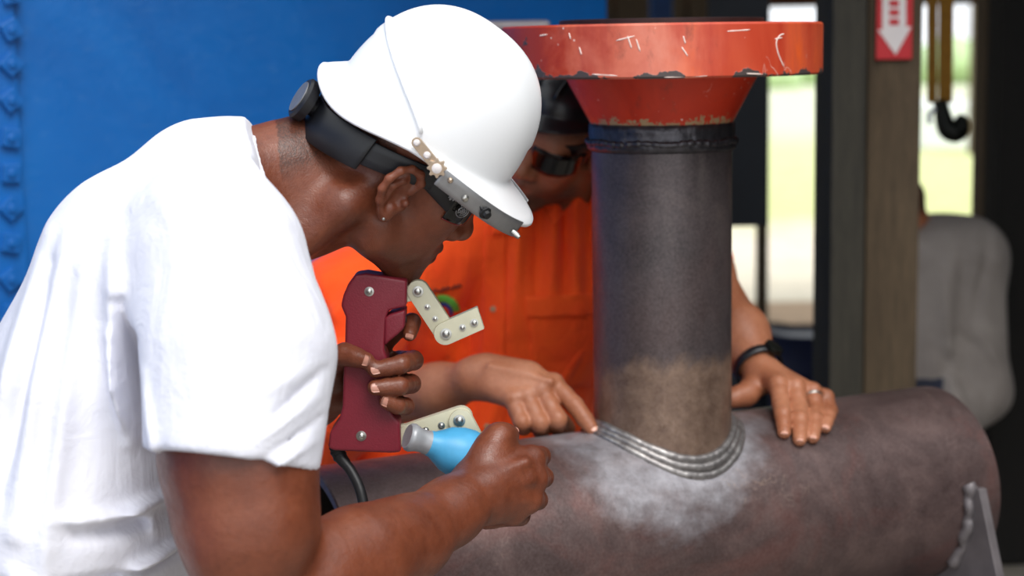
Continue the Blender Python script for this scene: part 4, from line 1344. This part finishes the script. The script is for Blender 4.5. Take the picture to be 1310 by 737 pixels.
kc = HB(band_pt(math.pi, 0.016, 0.006)); nr = -F1[:, 0]
kb = lathe_obj('ratchet_knob', [(0, 0), (0.013, 0), (0.014, 0.006), (0.026, 0.008), (0.027, 0.019), (0.024, 0.022), (0.01, 0.023), (0, 0.022)], kc, MT['strap_black'], hat1, axis=nr, seg=28,
               ripple=lambda i, a: 0.0008 * math.sin(14 * a) if i in (3, 4) else 0)
lathe_obj('knob_ring', [(0.016, 0.0225), (0.02, 0.0225), (0.02, 0.0238), (0.016, 0.0238)], kc, MT['alu'], kb, axis=nr, seg=28)
# padded suspension filling the gap under the shell
V, F = extract([Grp([El(HB((-0.012, 0, 0.052)), np.array([0.106, 0.083, 0.088]) * S1, F1), El(HB((-0.012, 0, 0.048)), np.array([0.102, 0.078, 0.080]) * S1, F1, 0.002, '-'),
                    Pl(HB((0, 0, 0.052)), -F1[:, 2], 0.002)])], 0.004, B=16)
mesh_obj('suspension_liner', V, F, MT['strap_black'], hat1)

# ---- safety glasses of the man in white ----------------------------------------------------
gl = thing('safety_glasses', HB(np.array([0.08, 0, 0.022])), 'black wraparound safety glasses worn under the white hard hat', 'glasses')
for side in (-1, 1):
    rows = []
    for k in range(4):
        row = []
        for i in range(24):
            u = i / 23
            x = -0.012 + 0.088 * u; y = side * (0.0775 - 0.012 * max(0, u - 0.55) / 0.45 + 0.002 * math.sin(u * 3))
            zc = 0.036 - 0.010 * u; hh = 0.0085 + 0.013 * u ** 1.5
            row.append(HB(np.array([x, y, zc + hh * (1 - 2 * k / 3)])))
        rows.append(row)
    tm = strip('temple_arm', rows, MT['strap_black'], gl, 0.004)
    if side == -1:
        ec = HB(np.array([0.066, -0.0765, 0.024])); nr = -F1[:, 1] + 0.35 * F1[:, 0]; nr = nrm(nr)
        e1 = nrm(np.cross(nr, F1[:, 2])); e2 = np.cross(nr, e1)
        for r, a0, a1 in ((0.0085, 0.3, 5.6), (0.0058, 1.6, 7.0), (0.0032, 0.2, 5.0)):
            V, F = tube([ec + r * (math.cos(a) * e1 + math.sin(a) * e2) + nr * 0.003 for a in np.linspace(a0, a1, 30)], 0.0007, 6)
            mesh_obj('swirl_mark', V, F, MT['alu'], tm)
        for a in (0.0, 0.8, 1.6, 2.4):
            q = np.array([math.cos(a), math.sin(a)])
            V, F = tube([ec + e1 * 0.007 * q[0] + e2 * 0.007 * q[1] + nr * 0.003, ec - e1 * 0.007 * q[0] - e2 * 0.007 * q[1] + nr * 0.003], 0.0005, 6)
            mesh_obj('swirl_mark', V, F, MT['alu'], tm)
        sc = HB(np.array([0.046, -0.0782, 0.031]))
        pts = [sc + e1 * -x + e2 * z + nr * 0.004 for x, z in ((-0.006, 0.001), (-0.004, -0.003), (-0.0025, 0.003), (0, -0.002), (0.002, 0.002), (0.004, -0.002), (0.006, 0.001))]
        V, F = tube(catmull(pts, 5), 0.0008, 6); mesh_obj('script_mark', V, F, MT['alu'], tm)
rows = []
for k in range(8):
    row = []
    for i in range(40):
        a = math.radians(-78 + 156 * i / 39)
        z = 0.043 - 0.040 * k / 7 + (0.006 * math.exp(-(a / 0.12) ** 2) if k > 4 else 0)
        row.append(HB(np.array([0.030 + 0.070 * math.cos(a) ** 0.7 if abs(a) < 1.5 else 0.03, 0.0765 * math.sin(a), z])))
    rows.append(row)
strip('lens', rows, MT['lens'], gl, 0.0025)
V, F = tube(rows[-1], 0.0014, 6); mesh_obj('lens_rim', V, F, MT['lens_red'], gl)

# ---- magnetic yoke -----------------------------------------------------------------------
yk = thing('magnetic_yoke', P(470, 460, YH), 'maroon hand-held magnetic yoke with two cream jointed legs', 'yoke')
out = [(456, 349), (470, 347), (522, 356), (521, 390), (510, 392), (499, 394), (496, 402), (495, 414), (494, 430), (493, 445), (497, 455), (498, 470), (499, 500), (503, 525), (513, 537),
       (514, 574), (500, 575), (430, 572), (422, 569), (424, 549), (436, 532), (440, 515), (441, 480), (443, 440), (444, 402), (438, 388), (441, 375), (447, 361)]
bm = bmesh.new(); prism(bm, [P(x, y, YH) + np.array([0, -0.021, 0]) for x, y in out], (0, 0.042, 0))
body = bm_obj('handle_body', bm, MT['yoke'], yk, smooth=True, bevel=0.0045, segs=4)
# raised block where the trigger sits
bm = bmesh.new(); prism(bm, [P(x, y, YH) + np.array([0, -0.0225, 0]) for x, y in [(500, 399), (520, 393), (519, 416), (511, 424), (499, 434), (493, 440), (493, 404)]], (0, 0.045, 0))
bm_obj('trigger_guard', bm, MT['yoke'], yk, smooth=True, bevel=0.004, segs=3)
lathe_obj('trigger', [(0, 0), (0.006, 0), (0.005, 0.006), (0, 0.0065)], P(514, 408, YH), MT['rubber'], yk, axis=(1, 0, 0), seg=16)
def screw(px, py, y_off, r, parent, mat='steel', domed=True):
    c = P(px, py, YH) + np.array([0, y_off, 0])
    o = lathe_obj('screw', [(0, 0), (r * 1.25, 0), (r * 1.25, r * 0.25), (r * 0.8, r * 0.3), (r * 0.72, r * 0.75), (r * 0.35, r * 1.0), (0, r * 1.02)], c, MT[mat], parent, axis=(0, -1, 0), seg=6 if not domed else 18)
    return o
screw(474, 370, -0.0205, 0.0048, body); screw(464, 553, -0.0205, 0.0052, body)
def link_plate(a, b, wpx, y0, th, square_end=None, name='leg_link'):
    a, b = np.array(a, float), np.array(b, float)
    d = (b - a) / np.linalg.norm(b - a); s_ = np.array([-d[1], d[0]])
    pts = []
    for t in np.linspace(0, math.pi, 12): pts.append(a + wpx * (s_ * math.cos(t) - d * math.sin(t)))
    if square_end is None:
        for t in np.linspace(math.pi, 2 * math.pi, 12): pts.append(b + wpx * (s_ * math.cos(t) - d * math.sin(t)))
    else:
        for f in ((-1, 1), (1, 1)) : pts.append(b + s_ * wpx * f[0] * square_end[0] + d * wpx * (square_end[1] if f[0] > 0 else square_end[2]))
    bm = bmesh.new(); prism(bm, [P(x, y, YH) + np.array([0, y0, 0]) for x, y in pts], (0, th, 0))
    return bm_obj(name, bm, MT['cream'], yk, smooth=True, bevel=0.0012)
la = link_plate((535, 372), (570, 425), 14.0, -0.006, 0.016)
lb = link_plate((570, 425), (604, 410), 14.5, -0.013, 0.016, (1.0, 0.75, 0.95))
for c, r, p, yo in (((535, 372), 0.0055, la, -0.006), ((547, 392), 0.0032, la, -0.006), ((557, 407), 0.003, la, -0.006), ((571, 425), 0.0058, lb, -0.013), ((592, 417), 0.0036, lb, -0.013), ((607, 411), 0.0042, lb, -0.013)):
    screw(c[0], c[1], yo, r, p)
lc = link_plate((524, 557), (590, 535), 15.0, -0.006, 0.016)
ld = link_plate((590, 537), (600, 556), 15.5, -0.013, 0.016, (1.0, 0.9, 0.9))
for c, r, p, yo in (((545, 549), 0.0034, lc, -0.006), ((565, 543), 0.0036, lc, -0.006), ((588, 535), 0.006, ld, -0.013), ((531, 553), 0.004, lc, -0.006)):
    screw(c[0], c[1], yo, r, p)
bm = bmesh.new(); prism(bm, [P(x, y, YH) + np.array([0, -0.004, 0]) for x, y in [(512, 370), (530, 362), (530, 384), (512, 388)]], (0, 0.012, 0)); bm_obj('leg_lug', bm, MT['cream'], yk, bevel=0.001)
bm = bmesh.new(); prism(bm, [P(x, y, YH) + np.array([0, -0.004, 0]) for x, y in [(508, 544), (526, 542), (526, 570), (508, 571)]], (0, 0.012, 0)); bm_obj('leg_lug', bm, MT['cream'], yk, bevel=0.001)
cp = [P(432, 566, YH), P(434, 582, YH), P(450, 604, 2.11), P(461, 628, 2.10), P(467, 660, 2.09), P(468, 700, 2.07), P(462, 780, 2.04)]
e_ = P(462, 780, 2.04); cp += [np.array([e_[0] - 0.02, 2.0, 0.55]), np.array([e_[0] + 0.02, 1.98, 0.2]), np.array([e_[0] + 0.10, 1.96, 0.03]), np.array([e_[0] + 0.3, 1.9, 0.0075]), np.array([e_[0] + 0.6, 1.7, 0.0075])]
pth = catmull(cp, 10)
rad = np.full(len(pth), 0.0068); rad[:16] = np.linspace(0.0115, 0.0075, 16); rad[2:14:3] += 0.0012
V, F = tube(pth, rad, 12); mesh_obj('power_cord', V, F, MT['rubber'], yk)

# ---- powder bulb -------------------------------------------------------------------------
pb0, pb1 = P(546, 566, 2.05), P(622, 590, 2.075)
axb = nrm(pb1 - pb0)
blb = thing('powder_bulb', pb0, 'blue squeeze bulb with a grey nozzle in his near fist', 'bulb')
lathe_obj('squeeze_bulb', [(0, 0), (0.0145, 0), (0.0155, 0.003), (0.0165, 0.008), (0.021, 0.016), (0.0275, 0.027), (0.0315, 0.042), (0.032, 0.056), (0.029, 0.072), (0.021, 0.085), (0.010, 0.092), (0, 0.093)], pb0, MT['bulb'], blb, axis=axb, seg=48, sharp=70)
lathe_obj('nozzle', [(0.0085, -0.026), (0.0150, -0.0265), (0.0172, -0.024), (0.0178, -0.020), (0.0150, -0.012), (0.0142, -0.004), (0.0150, 0.0), (0.0152, 0.004), (0, 0.004)], pb0, MT['nozzle'], blb, axis=axb, seg=40)
lathe_obj('nozzle_mouth', [(0, -0.0225), (0.009, -0.0225), (0.009, -0.0245), (0, -0.0245)], pb0, MT['rubber'], blb, axis=axb, seg=24)

# ---- the man in the orange shirt ------------------------------------------------------------
O2 = P(713, 172, 3.0)
fw2 = np.array([-0.55, -0.72, -0.42]); up2 = np.array([0.44, -0.30, 0.86])
F2 = frame(fw2, up2)
S2 = 1.02
H2, W2 = head_prims(O2, F2, S2, beard=True)
tors2 = [(728, 262, 3.16, 74), (686, 400, 3.14, 86), (622, 560, 3.15, 94), (605, 720, 3.18, 94)]
def torso_x(lst, infl, sx, k):       # widened sideways instead of in depth
    out = []
    for i in range(len(lst) - 1):
        a, ra = Lp(*lst[i]); b, rb_ = Lp(*lst[i + 1])
        q = Rc(a, b, ra + infl, rb_ + infl, k)
        q.sc = np.array([sx, 1, 1], np.float32); ab = (q.b - q.a) * q.sc; q.ab = ab; q.l2 = float(ab @ ab)
        m = max(ra, rb_) + infl; mm = np.array([m / sx, m, m])
        q.lo = np.minimum(q.a, q.b) - mm; q.hi = np.maximum(q.a, q.b) + mm
        out.append(q)
    return out
B2 = torso_x(tors2[:3], -0.014, 0.52, 0.05)
B2 += limb([(738, 250, 3.16, 60), (714, 216, 3.06, 50)], 0.04)
B2 += limb([(560, 300, 3.14, 58), (440, 415, 3.02, 48), (400, 525, 2.92, 40)], 0.04)                    # his right upper arm
B2 += limb([(400, 525, 2.92, 40), (480, 512, 2.84, 38), (560, 500, 2.74, 32), (603, 486, 2.69, 26)], 0.03)
B2 += limb([(840, 300, 3.14, 54), (888, 350, 3.05, 46), (912, 398, 2.98, 42)], 0.04)                    # his left arm
B2 += limb([(912, 398, 2.98, 42), (942, 430, 2.91, 40), (972, 474, 2.825, 25)], 0.03)
B2 += H2
# pointing hand
YP = 2.65
wr2 = P(606, 484, 2.69)
kp = [P(708, 491, 2.645), P(693, 502, 2.632), P(674, 508, 2.625), P(656, 512, 2.622)]
for q, r0, r1 in zip(kp, (24, 24, 23, 21), (13.5, 13.5, 13, 12)):
    B2.append(Rc(wr2, q, M(r0, 2.68), M(r1, 2.64), 0.012))
B2 += [Rc(P(625, 472, 2.69), P(676, 478, 2.655), M(20, 2.69), M(17, 2.65), 0.02)]
for q in kp: B2.append(Rc(q + np.array([0, -0.004, 0.004]), q + np.array([0.001, -0.004, 0.004]), M(9.5, 2.63), k=0.010))
fi = [[kp[0], P(735, 518, 2.618), P(748, 536, 2.606), P(757, 549, 2.597)],
      [kp[1], P(713, 536, 2.600), P(712, 545, 2.632), P(704, 536, 2.650)],
      [kp[2], P(690, 541, 2.595), P(692, 550, 2.628), P(684, 540, 2.648)],
      [kp[3], P(667, 540, 2.595), P(670, 547, 2.622), P(664, 538, 2.640)]]
for f, r in zip(fi, (11.8, 12.5, 12.2, 11.0)):
    B2 += finger(f, [M(r * 1.08, 2.63), M(r * 1.0, 2.61), M(r * 0.92, 2.61), M(r * 0.76, 2.61)], 0.004)
t2 = [P(655, 500, 2.69), P(700, 525, 2.68), P(718, 541, 2.668), P(727, 549, 2.66)]
B2 += finger(t2, [M(17, 2.69), M(13, 2.68), M(11.5, 2.67), M(9, 2.66)], 0.008)
for a, b in (((628, 470), (704, 488)), ((624, 480), (690, 498)), ((622, 488), (672, 505))):
    B2.append(Rc(P(a[0], a[1], 2.655), P(b[0], b[1], 2.622), M(4, 2.65), M(4, 2.62), 0.012))
# resting hand on the run pipe
wl2 = P(974, 478, 2.822)
kr = [P(995, 492, 2.752), P(1017, 496, 2.756), P(1039, 502, 2.766), P(1056, 510, 2.778)]
for q, r0, r1 in zip(kr, (20, 20, 19, 18), (12.5, 12.5, 12, 11)):
    B2.append(Rc(wl2, q, M(r0, 2.82), M(r1, 2.76), 0.012))
for q in kr: B2.append(Rc(q + np.array([0, -0.002, 0.004]), q + np.array([0.001, -0.002, 0.004]), M(8.5, 2.76), k=0.010))
def pipe_top(px, py, lift):          # point on the run pipe along the ray through a pixel, lifted off its skin
    d = _f + _r * (px - 655) / FPX + _u * (368.5 - py) / FPX
    o = CAM - (CV + zz * ZC)
    dn = np.array([d @ n_h, d @ zz]); on = np.array([o @ n_h, o @ zz])
    R_ = RH + lift
    a = dn @ dn; b = 2 * dn @ on; c = on @ on - R_ * R_
    disc = b * b - 4 * a * c
    t = (-b - math.sqrt(disc)) / (2 * a) if disc > 0 else -b / (2 * a)
    return CAM + d * t
fr = [[kr[0], P(999, 516, 2.715), None, (1003, 553)], [kr[1], P(1022, 521, 2.722), None, (1023, 562)],
      [kr[2], P(1044, 525, 2.738), None, (1040, 559)], [kr[3], P(1062, 526, 2.752), None, (1056, 547)]]
for f in fr:
    f[3] = pipe_top(f[3][0], f[3][1], 0.0085)
    m = (f[1] + f[3]) / 2; f[2] = m + np.array([0, -0.003, 0.006])
for f, r in zip(fr, (11.0, 11.5, 11.0, 9.6)):
    B2 += finger(f, [M(r * 1.08, 2.75), M(r * 1.04, 2.72), M(r * 0.98, 2.7), M(r * 0.8, 2.68)], 0.004)
tr = [P(968, 490, 2.80), P(955, 505, 2.775), P(942, 508, 2.765), P(930, 512, 2.76)]
B2 += finger(tr, [M(17, 2.8), M(14, 2.78), M(11.5, 2.76), M(9.5, 2.76)], 0.01)
V, F = extract(B2, 0.0028, B=12)
hr, lp = head_paint(V, O2, F2, S2, 1.0, 0.9)
base2 = np.array([P(625, 700, 3.2)[0], 3.2, 0.0])
man2 = tag(mesh_obj('person', V, F, MT['skin_tan'], origin=base2, attrs={'hair': hr, 'lip': lp}),
           'person in orange shirt and black hard hat pointing at the weld', 'person')
for f in [fi[0]]:
    d = nrm(f[3] - f[2]); nail(man2, f[3] + nrm(np.array([0.25, -0.75, 0.6])) * M(8.6, 2.6) + d * 0.001, d, (0.25, -0.75, 0.6), 0.0135, 0.0115, MT['nail_tan'])
for f in fr:
    d = nrm(f[3] - f[2]); nn = nrm(np.array([0, -0.80, 0.62])); nail(man2, f[3] + nn * 0.0090 + d * 0.001, d, nn, 0.0130, 0.0115, MT['nail_tan'])

# orange shirt with collar, placket, chest pocket and short sleeves
T2 = torso_x(tors2, 0.010, 0.45, 0.05)
T2 += limb([(742, 262, 3.16, 70), (744, 236, 3.13, 60), (745, 226, 3.10, 52)], 0.05)
T2 += limb([(640, 285, 3.12, 66), (560, 310, 3.12, 70)], 0.06)
T2 += limb([(560, 545, 3.12, 60), (470, 640, 3.10, 62), (470, 740, 3.12, 62)], 0.06)
T2 += limb([(800, 280, 3.15, 60), (840, 300, 3.14, 58)], 0.06)
T2 += [Grp(limb([(560, 310, 3.13, 72), (445, 408, 3.03, 80), (388, 530, 2.93, 76), (380, 580, 2.93, 70)], 0.04) + [Rc(P(388, 530, 2.93), P(462, 516, 2.86), M(72, 2.92), M(62, 2.86), 0.04)], 0.06)]
T2 += [Grp(limb([(840, 300, 3.14, 60), (878, 340, 3.06, 54), (900, 380, 2.99, 52)], 0.04) + [Pl(P(886, 350, 3.04), nrm(P(912, 398, 2.98) - P(888, 350, 3.05)), 0.004)], 0.05)]
nn2 = nrm(P(712, 200, 2.98) - P(738, 255, 3.14))
T2.append(Pl((0, 0, 0.72), (0, 0, -1.0), 0.003))
T2 += [Rc(P(738, 245, 3.13), P(700, 190, 2.94), M(40, 3.1), M(44, 3.0), 0.004, '-')]
T2 += [Rc(P(430, 520, 2.89), P(560, 500, 2.76), M(48, 2.88), M(50, 2.76), 0.004, '-'), Rc(P(880, 340, 3.06), P(915, 405, 2.97), M(49, 3.0), M(49, 2.95), 0.004, '-')]
T2 += [Rc((-0.03, 3.18, 0.75), (-0.03, 3.18, 0.5), 0.11, k=0.004, op='-')]
fold2 = [(668, 250, 655, 420, 9, 0.008, 3.05, .3), (690, 250, 684, 430, 7, -0.006, 3.05, .3), (712, 230, 705, 380, 8, 0.008, 3.05, .3), (735, 215, 738, 400, 7, 0.007, 3.05, .3), (722, 230, 722, 420, 6, -0.006, 3.05, .3),
         (752, 210, 752, 420, 6, -0.005, 3.05, .3), (600, 330, 560, 470, 12, 0.007, 3.05, .3), (650, 470, 600, 600, 12, 0.008, 3.05, .3), (745, 420, 700, 540, 12, 0.008, 3.05, .3), (760, 400, 715, 470, 7, -0.006, 3.05, .3),
         (500, 340, 420, 400, 10, 0.006, 3.0, .3), (440, 350, 395, 440, 10, -0.006, 3.0, .3), (520, 540, 560, 640, 14, 0.008, 3.05, .3), (415, 350, 450, 420, 8, 0.006, 3.0, .3), (560, 560, 540, 640, 8, -0.006, 3.05, .3)]
fold2 = [f[:5] + (f[5] * 1.7,) + f[6:] for f in fold2]
V, F = extract(T2, 0.0058, B=12, disp=folds(fold2), dmax=0.02)
shirt2 = mesh_obj('work_shirt', V, F, MT['orange'], man2)
# find the shirt front along a ray, for the pieces sewn on it
from mathutils.bvhtree import BVHTree
bv2 = BVHTree.FromPolygons([tuple(v) for v in V], [tuple(int(i) for i in f) for f in F])
def on_shirt(px, py, lift=0.0015, bv=None):
    d = nrm(P(px, py, 2.0) - CAM)
    h = (bv or bv2).ray_cast(Vector(CAM), Vector(d))
    p = np.array(h[0]) if h[0] is not None else P(px, py, 3.05)
    return p + np.array([0, -lift, 0])
def patch(name, outline_fn, nu, nv, mat, parent, thick, lift=0.002, bv=None):
    rows = [[on_shirt(*outline_fn(i / (nu - 1), j / (nv - 1)), lift=lift, bv=bv) for j in range(nv)] for i in range(nu)]
    # soften the copy of the folds so that the sewn piece lies fair
    R_ = np.array(rows)
    for _ in range(3): R_[1:-1, 1:-1] = (R_[:-2, 1:-1] + R_[2:, 1:-1] + R_[1:-1, :-2] + R_[1:-1, 2:]) / 4
    return strip(name, R_, mat, parent, thick)
bil = lambda a, b, c, d: (lambda u, v: tuple((1 - u) * ((1 - v) * np.array(a, float) + v * np.array(b, float)) + u * ((1 - v) * np.array(d, float) + v * np.array(c, float))))
patch('placket', bil((622, 270), (648, 270), (644, 590), (606, 590)), 24, 5, MT['orange'], shirt2, 0.003)
for py in (395, 470, 545):
    p = on_shirt(631 - (py - 395) * 0.05, py, 0.004)
    lathe_obj('button', [(0, 0), (0.0052, 0), (0.0056, 0.0012), (0.0045, 0.002), (0, 0.0016)], p, MT['tan'], shirt2, axis=(0, -1, 0), seg=16)
pk = patch('chest_pocket', bil((676, 392), (776, 388), (770, 496), (682, 492)), 12, 12, MT['orange'], shirt2, 0.003)
patch('pocket_flap', bil((672, 379), (780, 374), (778, 402), (674, 406)), 6, 12, MT['orange'], pk, 0.003, 0.006)
patch('chest_pocket', bil((520, 388), (604, 396), (600, 500), (524, 494)), 12, 10, MT['orange'], shirt2, 0.003)
MT['em_green'] = simple('green_emblem_thread', srgb(96, 176, 60), 0.8, 0, 0.1, 80, 0.1)
MT['em_blue'] = simple('navy_emblem_thread', srgb(40, 50, 130), 0.8, 0, 0.1, 80, 0.1)
MT['em_dark'] = simple('dark_embroidery', srgb(96, 26, 10), 0.8, 0, 0.1, 80, 0.1)
def arc(cx, cy, r0, r1, a0, a1): return lambda u, v: (cx + (r0 + (r1 - r0) * u) * math.cos(a0 + (a1 - a0) * v), cy - (r0 + (r1 - r0) * u) * math.sin(a0 + (a1 - a0) * v))
emb = patch('emblem', arc(566, 400, 14, 23, 0.1, 1.9), 4, 12, MT['em_green'], shirt2, 0.002, 0.006)
patch('emblem_arc', arc(566, 400, 9, 13.5, -0.3, 1.8), 3, 12, MT['em_blue'], emb, 0.002, 0.006)
for a, b in (((540, 376), (562, 371)), ((564, 371), (576, 368)), ((578, 368), (590, 365))):
    V_, F_ = tube(np.array([on_shirt(a[0] + (b[0] - a[0]) * t, a[1] + (b[1] - a[1]) * t + 1.5 * math.sin(t * 14), 0.005) for t in np.linspace(0, 1, 14)]), 0.0022, 6)
    mesh_obj('embroidery', V_, F_, MT['em_dark'], shirt2)
# collar: two leaves lying open at the neck
for pts in (((690, 262), (740, 215), (757, 232), (706, 290)), ((640, 268), (668, 250), (662, 298), (628, 300))):
    patch('collar', bil(*pts), 8, 8, MT['orange'], shirt2, 0.004, 0.007)
hips = [(base2[0] - 0.10, 3.2, 0.86), (base2[0] + 0.10, 3.2, 0.86)]
knee = [(base2[0] - 0.13, 3.2, 0.47), (base2[0] + 0.13, 3.22, 0.47)]
feet = [(base2[0] - 0.15, 3.24, 0.09), (base2[0] + 0.15, 3.25, 0.09)]
legs_and_boots(man2, hips, feet, knee, MT['denim'])
boots(man2, feet, (0, -1, 0))

# black hard hat, dark glasses, watch and ring
F2h = frame((-0.62, -0.78, -0.10), (0.30, -0.10, 0.94))
hat2 = thing('hard_hat', O2 + F2[:, 2] * 0.05, 'glossy black hard hat in the shade below the orange flange', 'hard hat')
H2o = Hat(O2 + F2 @ np.array([-0.008, 0, 0.066]), F2h, a=0.112, b=0.094, H=0.086, n=2.2, front=0.018, back=0.010, side=0.006)
H2o.shell('shell', MT['hat_black'], hat2)
for yy in (-0.035, 0.0, 0.035):        # moulded ribs over the crown
    pth = [H2o.W(H2o.dome(math.atan2(yy / 0.094, c_), math.acos(min(1, math.hypot(yy / 0.094, c_))) if math.hypot(yy / 0.094, c_) < 1 else 0.0, 0.001)) for c_ in np.linspace(0.86, -0.86, 30)]
    V_, F_ = tube(pth, 0.004, 8); mesh_obj('crown_rib', V_, F_, MT['hat_black'], hat2)
HB2 = lambda q: O2 + F2 @ (np.asarray(q, float) * S2)
rows = [[HB2(band_pt(t, 0.060 - 0.014 * k, 0.002)) for t in np.linspace(-2.9, 2.9, 70)] for k in range(3)]
strip('head_band', rows, MT['strap_black'], hat2, 0.003)
pl_ = P(750, 168, 3.0)
box('chin_strap_clip', pl_, (0.006, 0.008, 0.016), MT['panel_navy'], hat2, bevel=0.002)
g2 = thing('sunglasses', HB2((0.08, 0, 0.022)), 'dark wraparound sunglasses on the face under the black hat', 'glasses')
for side in (-1, 1):
    rows = []
    for k in range(6):
        row = []
        for i in range(20):
            a = math.radians(3 + 72 * i / 19) * side
            z = 0.046 - 0.052 * k / 5 * (1 - 0.25 * abs(i / 19 - 0.4))
            row.append(HB2((0.032 + 0.070 * math.cos(a) ** 0.7, 0.077 * math.sin(a), z)))
        rows.append(row)
    strip('lens', rows, MT['lens'], g2, 0.003)
    rows = []
    for k in range(3):
        rows.append([HB2((0.05 - 0.066 * u, side * (0.0755 + 0.001 * u), 0.036 - 0.010 * k * (1 - 0.5 * u))) for u in np.linspace(0, 1, 14)])
    strip('temple_arm', rows, MT['strap_black'], g2, 0.003)
V_, F_ = tube([HB2((0.102, y, 0.036)) for y in np.linspace(-0.008, 0.008, 6)], 0.003, 8); mesh_obj('bridge', V_, F_, MT['strap_black'], g2)

wd = nrm(P(972, 474, 2.825) - P(944, 430, 2.91))
wc_ = P(970, 470, 2.832)
wt = thing('wristwatch', wc_, 'dark wristwatch on the wrist resting beside the upright pipe', 'watch')
e1 = nrm(np.cross(wd, [0, 0, 1.0])); e2 = np.cross(wd, e1)
prof = [(M(30.5, 2.83), -0.008), (M(33, 2.83), -0.007), (M(33, 2.83), 0.007), (M(30.5, 2.83), 0.008)]
V_, F_ = lathe(prof, wc_, wd, 48); F_ = F_[:-2]
o = mesh_obj('strap', V_, F_, MT['strap_black'], wt)
cc_ = wc_ + nrm(np.array([0.55, -0.3, 0.75]) - wd * np.dot(wd, [0.55, -0.3, 0.75])) * M(33, 2.83)
nw = nrm(cc_ - wc_)
lathe_obj('watch_case', [(0, -0.003), (0.016, -0.003), (0.017, 0.0), (0.016, 0.006), (0.0135, 0.007), (0, 0.007)], cc_, MT['hook'], wt, axis=nw, seg=28)
rc_ = kr[2] + (fr[2][1] - kr[2]) * 0.25
rd_ = nrm(fr[2][1] - kr[2])
V_, F_ = lathe([(M(11.4, 2.76), -0.0028), (M(12.6, 2.76), -0.0025), (M(12.8, 2.76), 0), (M(12.6, 2.76), 0.0025), (M(11.4, 2.76), 0.0028)], rc_, rd_, 36)
tag(mesh_obj('finger_ring', V_, F_[:-2], MT['steel'], origin=rc_), 'silver ring on a finger of the hand resting on the pipe', 'ring')

# ---- a third worker behind the post ------------------------------------------------------------
YT = 4.75
def Q(px, py, dy=0.0): return P(px, py, YT + dy)
T3 = [Rc(Q(1196, 340), Q(1180, 520), M(62, YT), M(66, YT), 0.06, sy=0.8), Rc(Q(1238, 330, -0.04), Q(1252, 500, -0.08), M(46, YT), M(38, YT), 0.06),
      Rc(Q(1190, 335), Q(1238, 330), M(55, YT), M(48, YT), 0.06), Rc(Q(1252, 500, -0.08), Q(1180, 560, -0.22), M(38, YT), M(30, YT), 0.05), Pl((0, 0, 0.46), (0, 0, -1), 0.004)]
f3 = folds([(1195, 350, 1215, 520, 9, 0.016, YT - .1, .4), (1262, 300, 1240, 400, 7, -0.014, YT - .1, .4), (1240, 420, 1282, 470, 7, 0.014, YT - .1, .4), (1185, 500, 1215, 440, 7, -0.014, YT - .1, .4), (1210, 300, 1200, 420, 9, 0.010, YT - .1, .4), (1225, 320, 1222, 420, 7, -0.009, YT - .1, .4), (1185, 460, 1240, 540, 12, 0.016, YT - .1, .4), (1190, 440, 1225, 480, 8, -0.010, YT - .1, .4), (1250, 330, 1262, 430, 8, 0.006, YT - .1, .4), (1200, 420, 1250, 440, 8, -0.008, YT - .1, .4)])
V, F = extract(T3, 0.009, B=14, disp=f3, dmax=0.02)
O3 = P(1150, 285, YT - 0.02); F3 = frame(np.array([-0.75, 0.2, -0.6]), np.array([-0.5, 0, 0.85]))
H3, W3 = head_prims(O3, F3, 1.0)
B3 = H3 + [Rc(O3 + F3 @ np.array([-0.02, 0, -0.03]), Q(1190, 320), 0.055, 0.065, 0.03), Rc(Q(1190, 345), Q(1180, 520), M(50, YT), M(52, YT), 0.05, sy=0.8),
           Rc(Q(1235, 335, -0.04), Q(1250, 495, -0.08), M(34, YT), M(26, YT), 0.04), Rc(Q(1250, 495, -0.08), Q(1165, 565, -0.25), M(26, YT), M(15, YT), 0.03)]
wq = Q(1165, 565, -0.25)
for k in range(4):
    a = wq + np.array([-0.055, -0.02 + 0.02 * k - 0.01, -0.03]); B3 += [Rc(wq, a, 0.026, 0.011, 0.015)] + finger([a, a + np.array([-0.03, 0, -0.015]), a + np.array([-0.045, 0, -0.04]), a + np.array([-0.04, 0, -0.06])], [0.010, 0.009, 0.009, 0.007], 0.004)
B3 += finger([wq, wq + np.array([-0.02, -0.045, -0.02]), wq + np.array([-0.05, -0.06, -0.035])], [0.018, 0.012, 0.009], 0.008)
Vb, Fb = extract(B3, 0.006, B=12)
hr, lp = head_paint(Vb, O3, F3, 1.0, 0.2, 1.0)
b3 = np.array([P(1185, 500, YT)[0], YT, 0.0])
man3 = tag(mesh_obj('person', Vb, Fb, MT['skin_tan'], origin=b3, attrs={'hair': hr, 'lip': lp}), 'person in pale grey shirt crouching, half hidden behind the timber post', 'person')
mesh_obj('work_shirt', V, F, MT['grey_shirt'], man3)
hips = [(b3[0] + 0.0, YT - 0.08, 0.52), (b3[0], YT + 0.10, 0.52)]
knee = [(b3[0] - 0.30, YT - 0.10, 0.50), (b3[0] - 0.30, YT + 0.12, 0.50)]
feet = [(b3[0] - 0.12, YT - 0.11, 0.09), (b3[0] - 0.12, YT + 0.12, 0.09)]
legs_and_boots(man3, hips, feet, knee, MT['denim'])
boots(man3, feet, (-1, 0, 0))
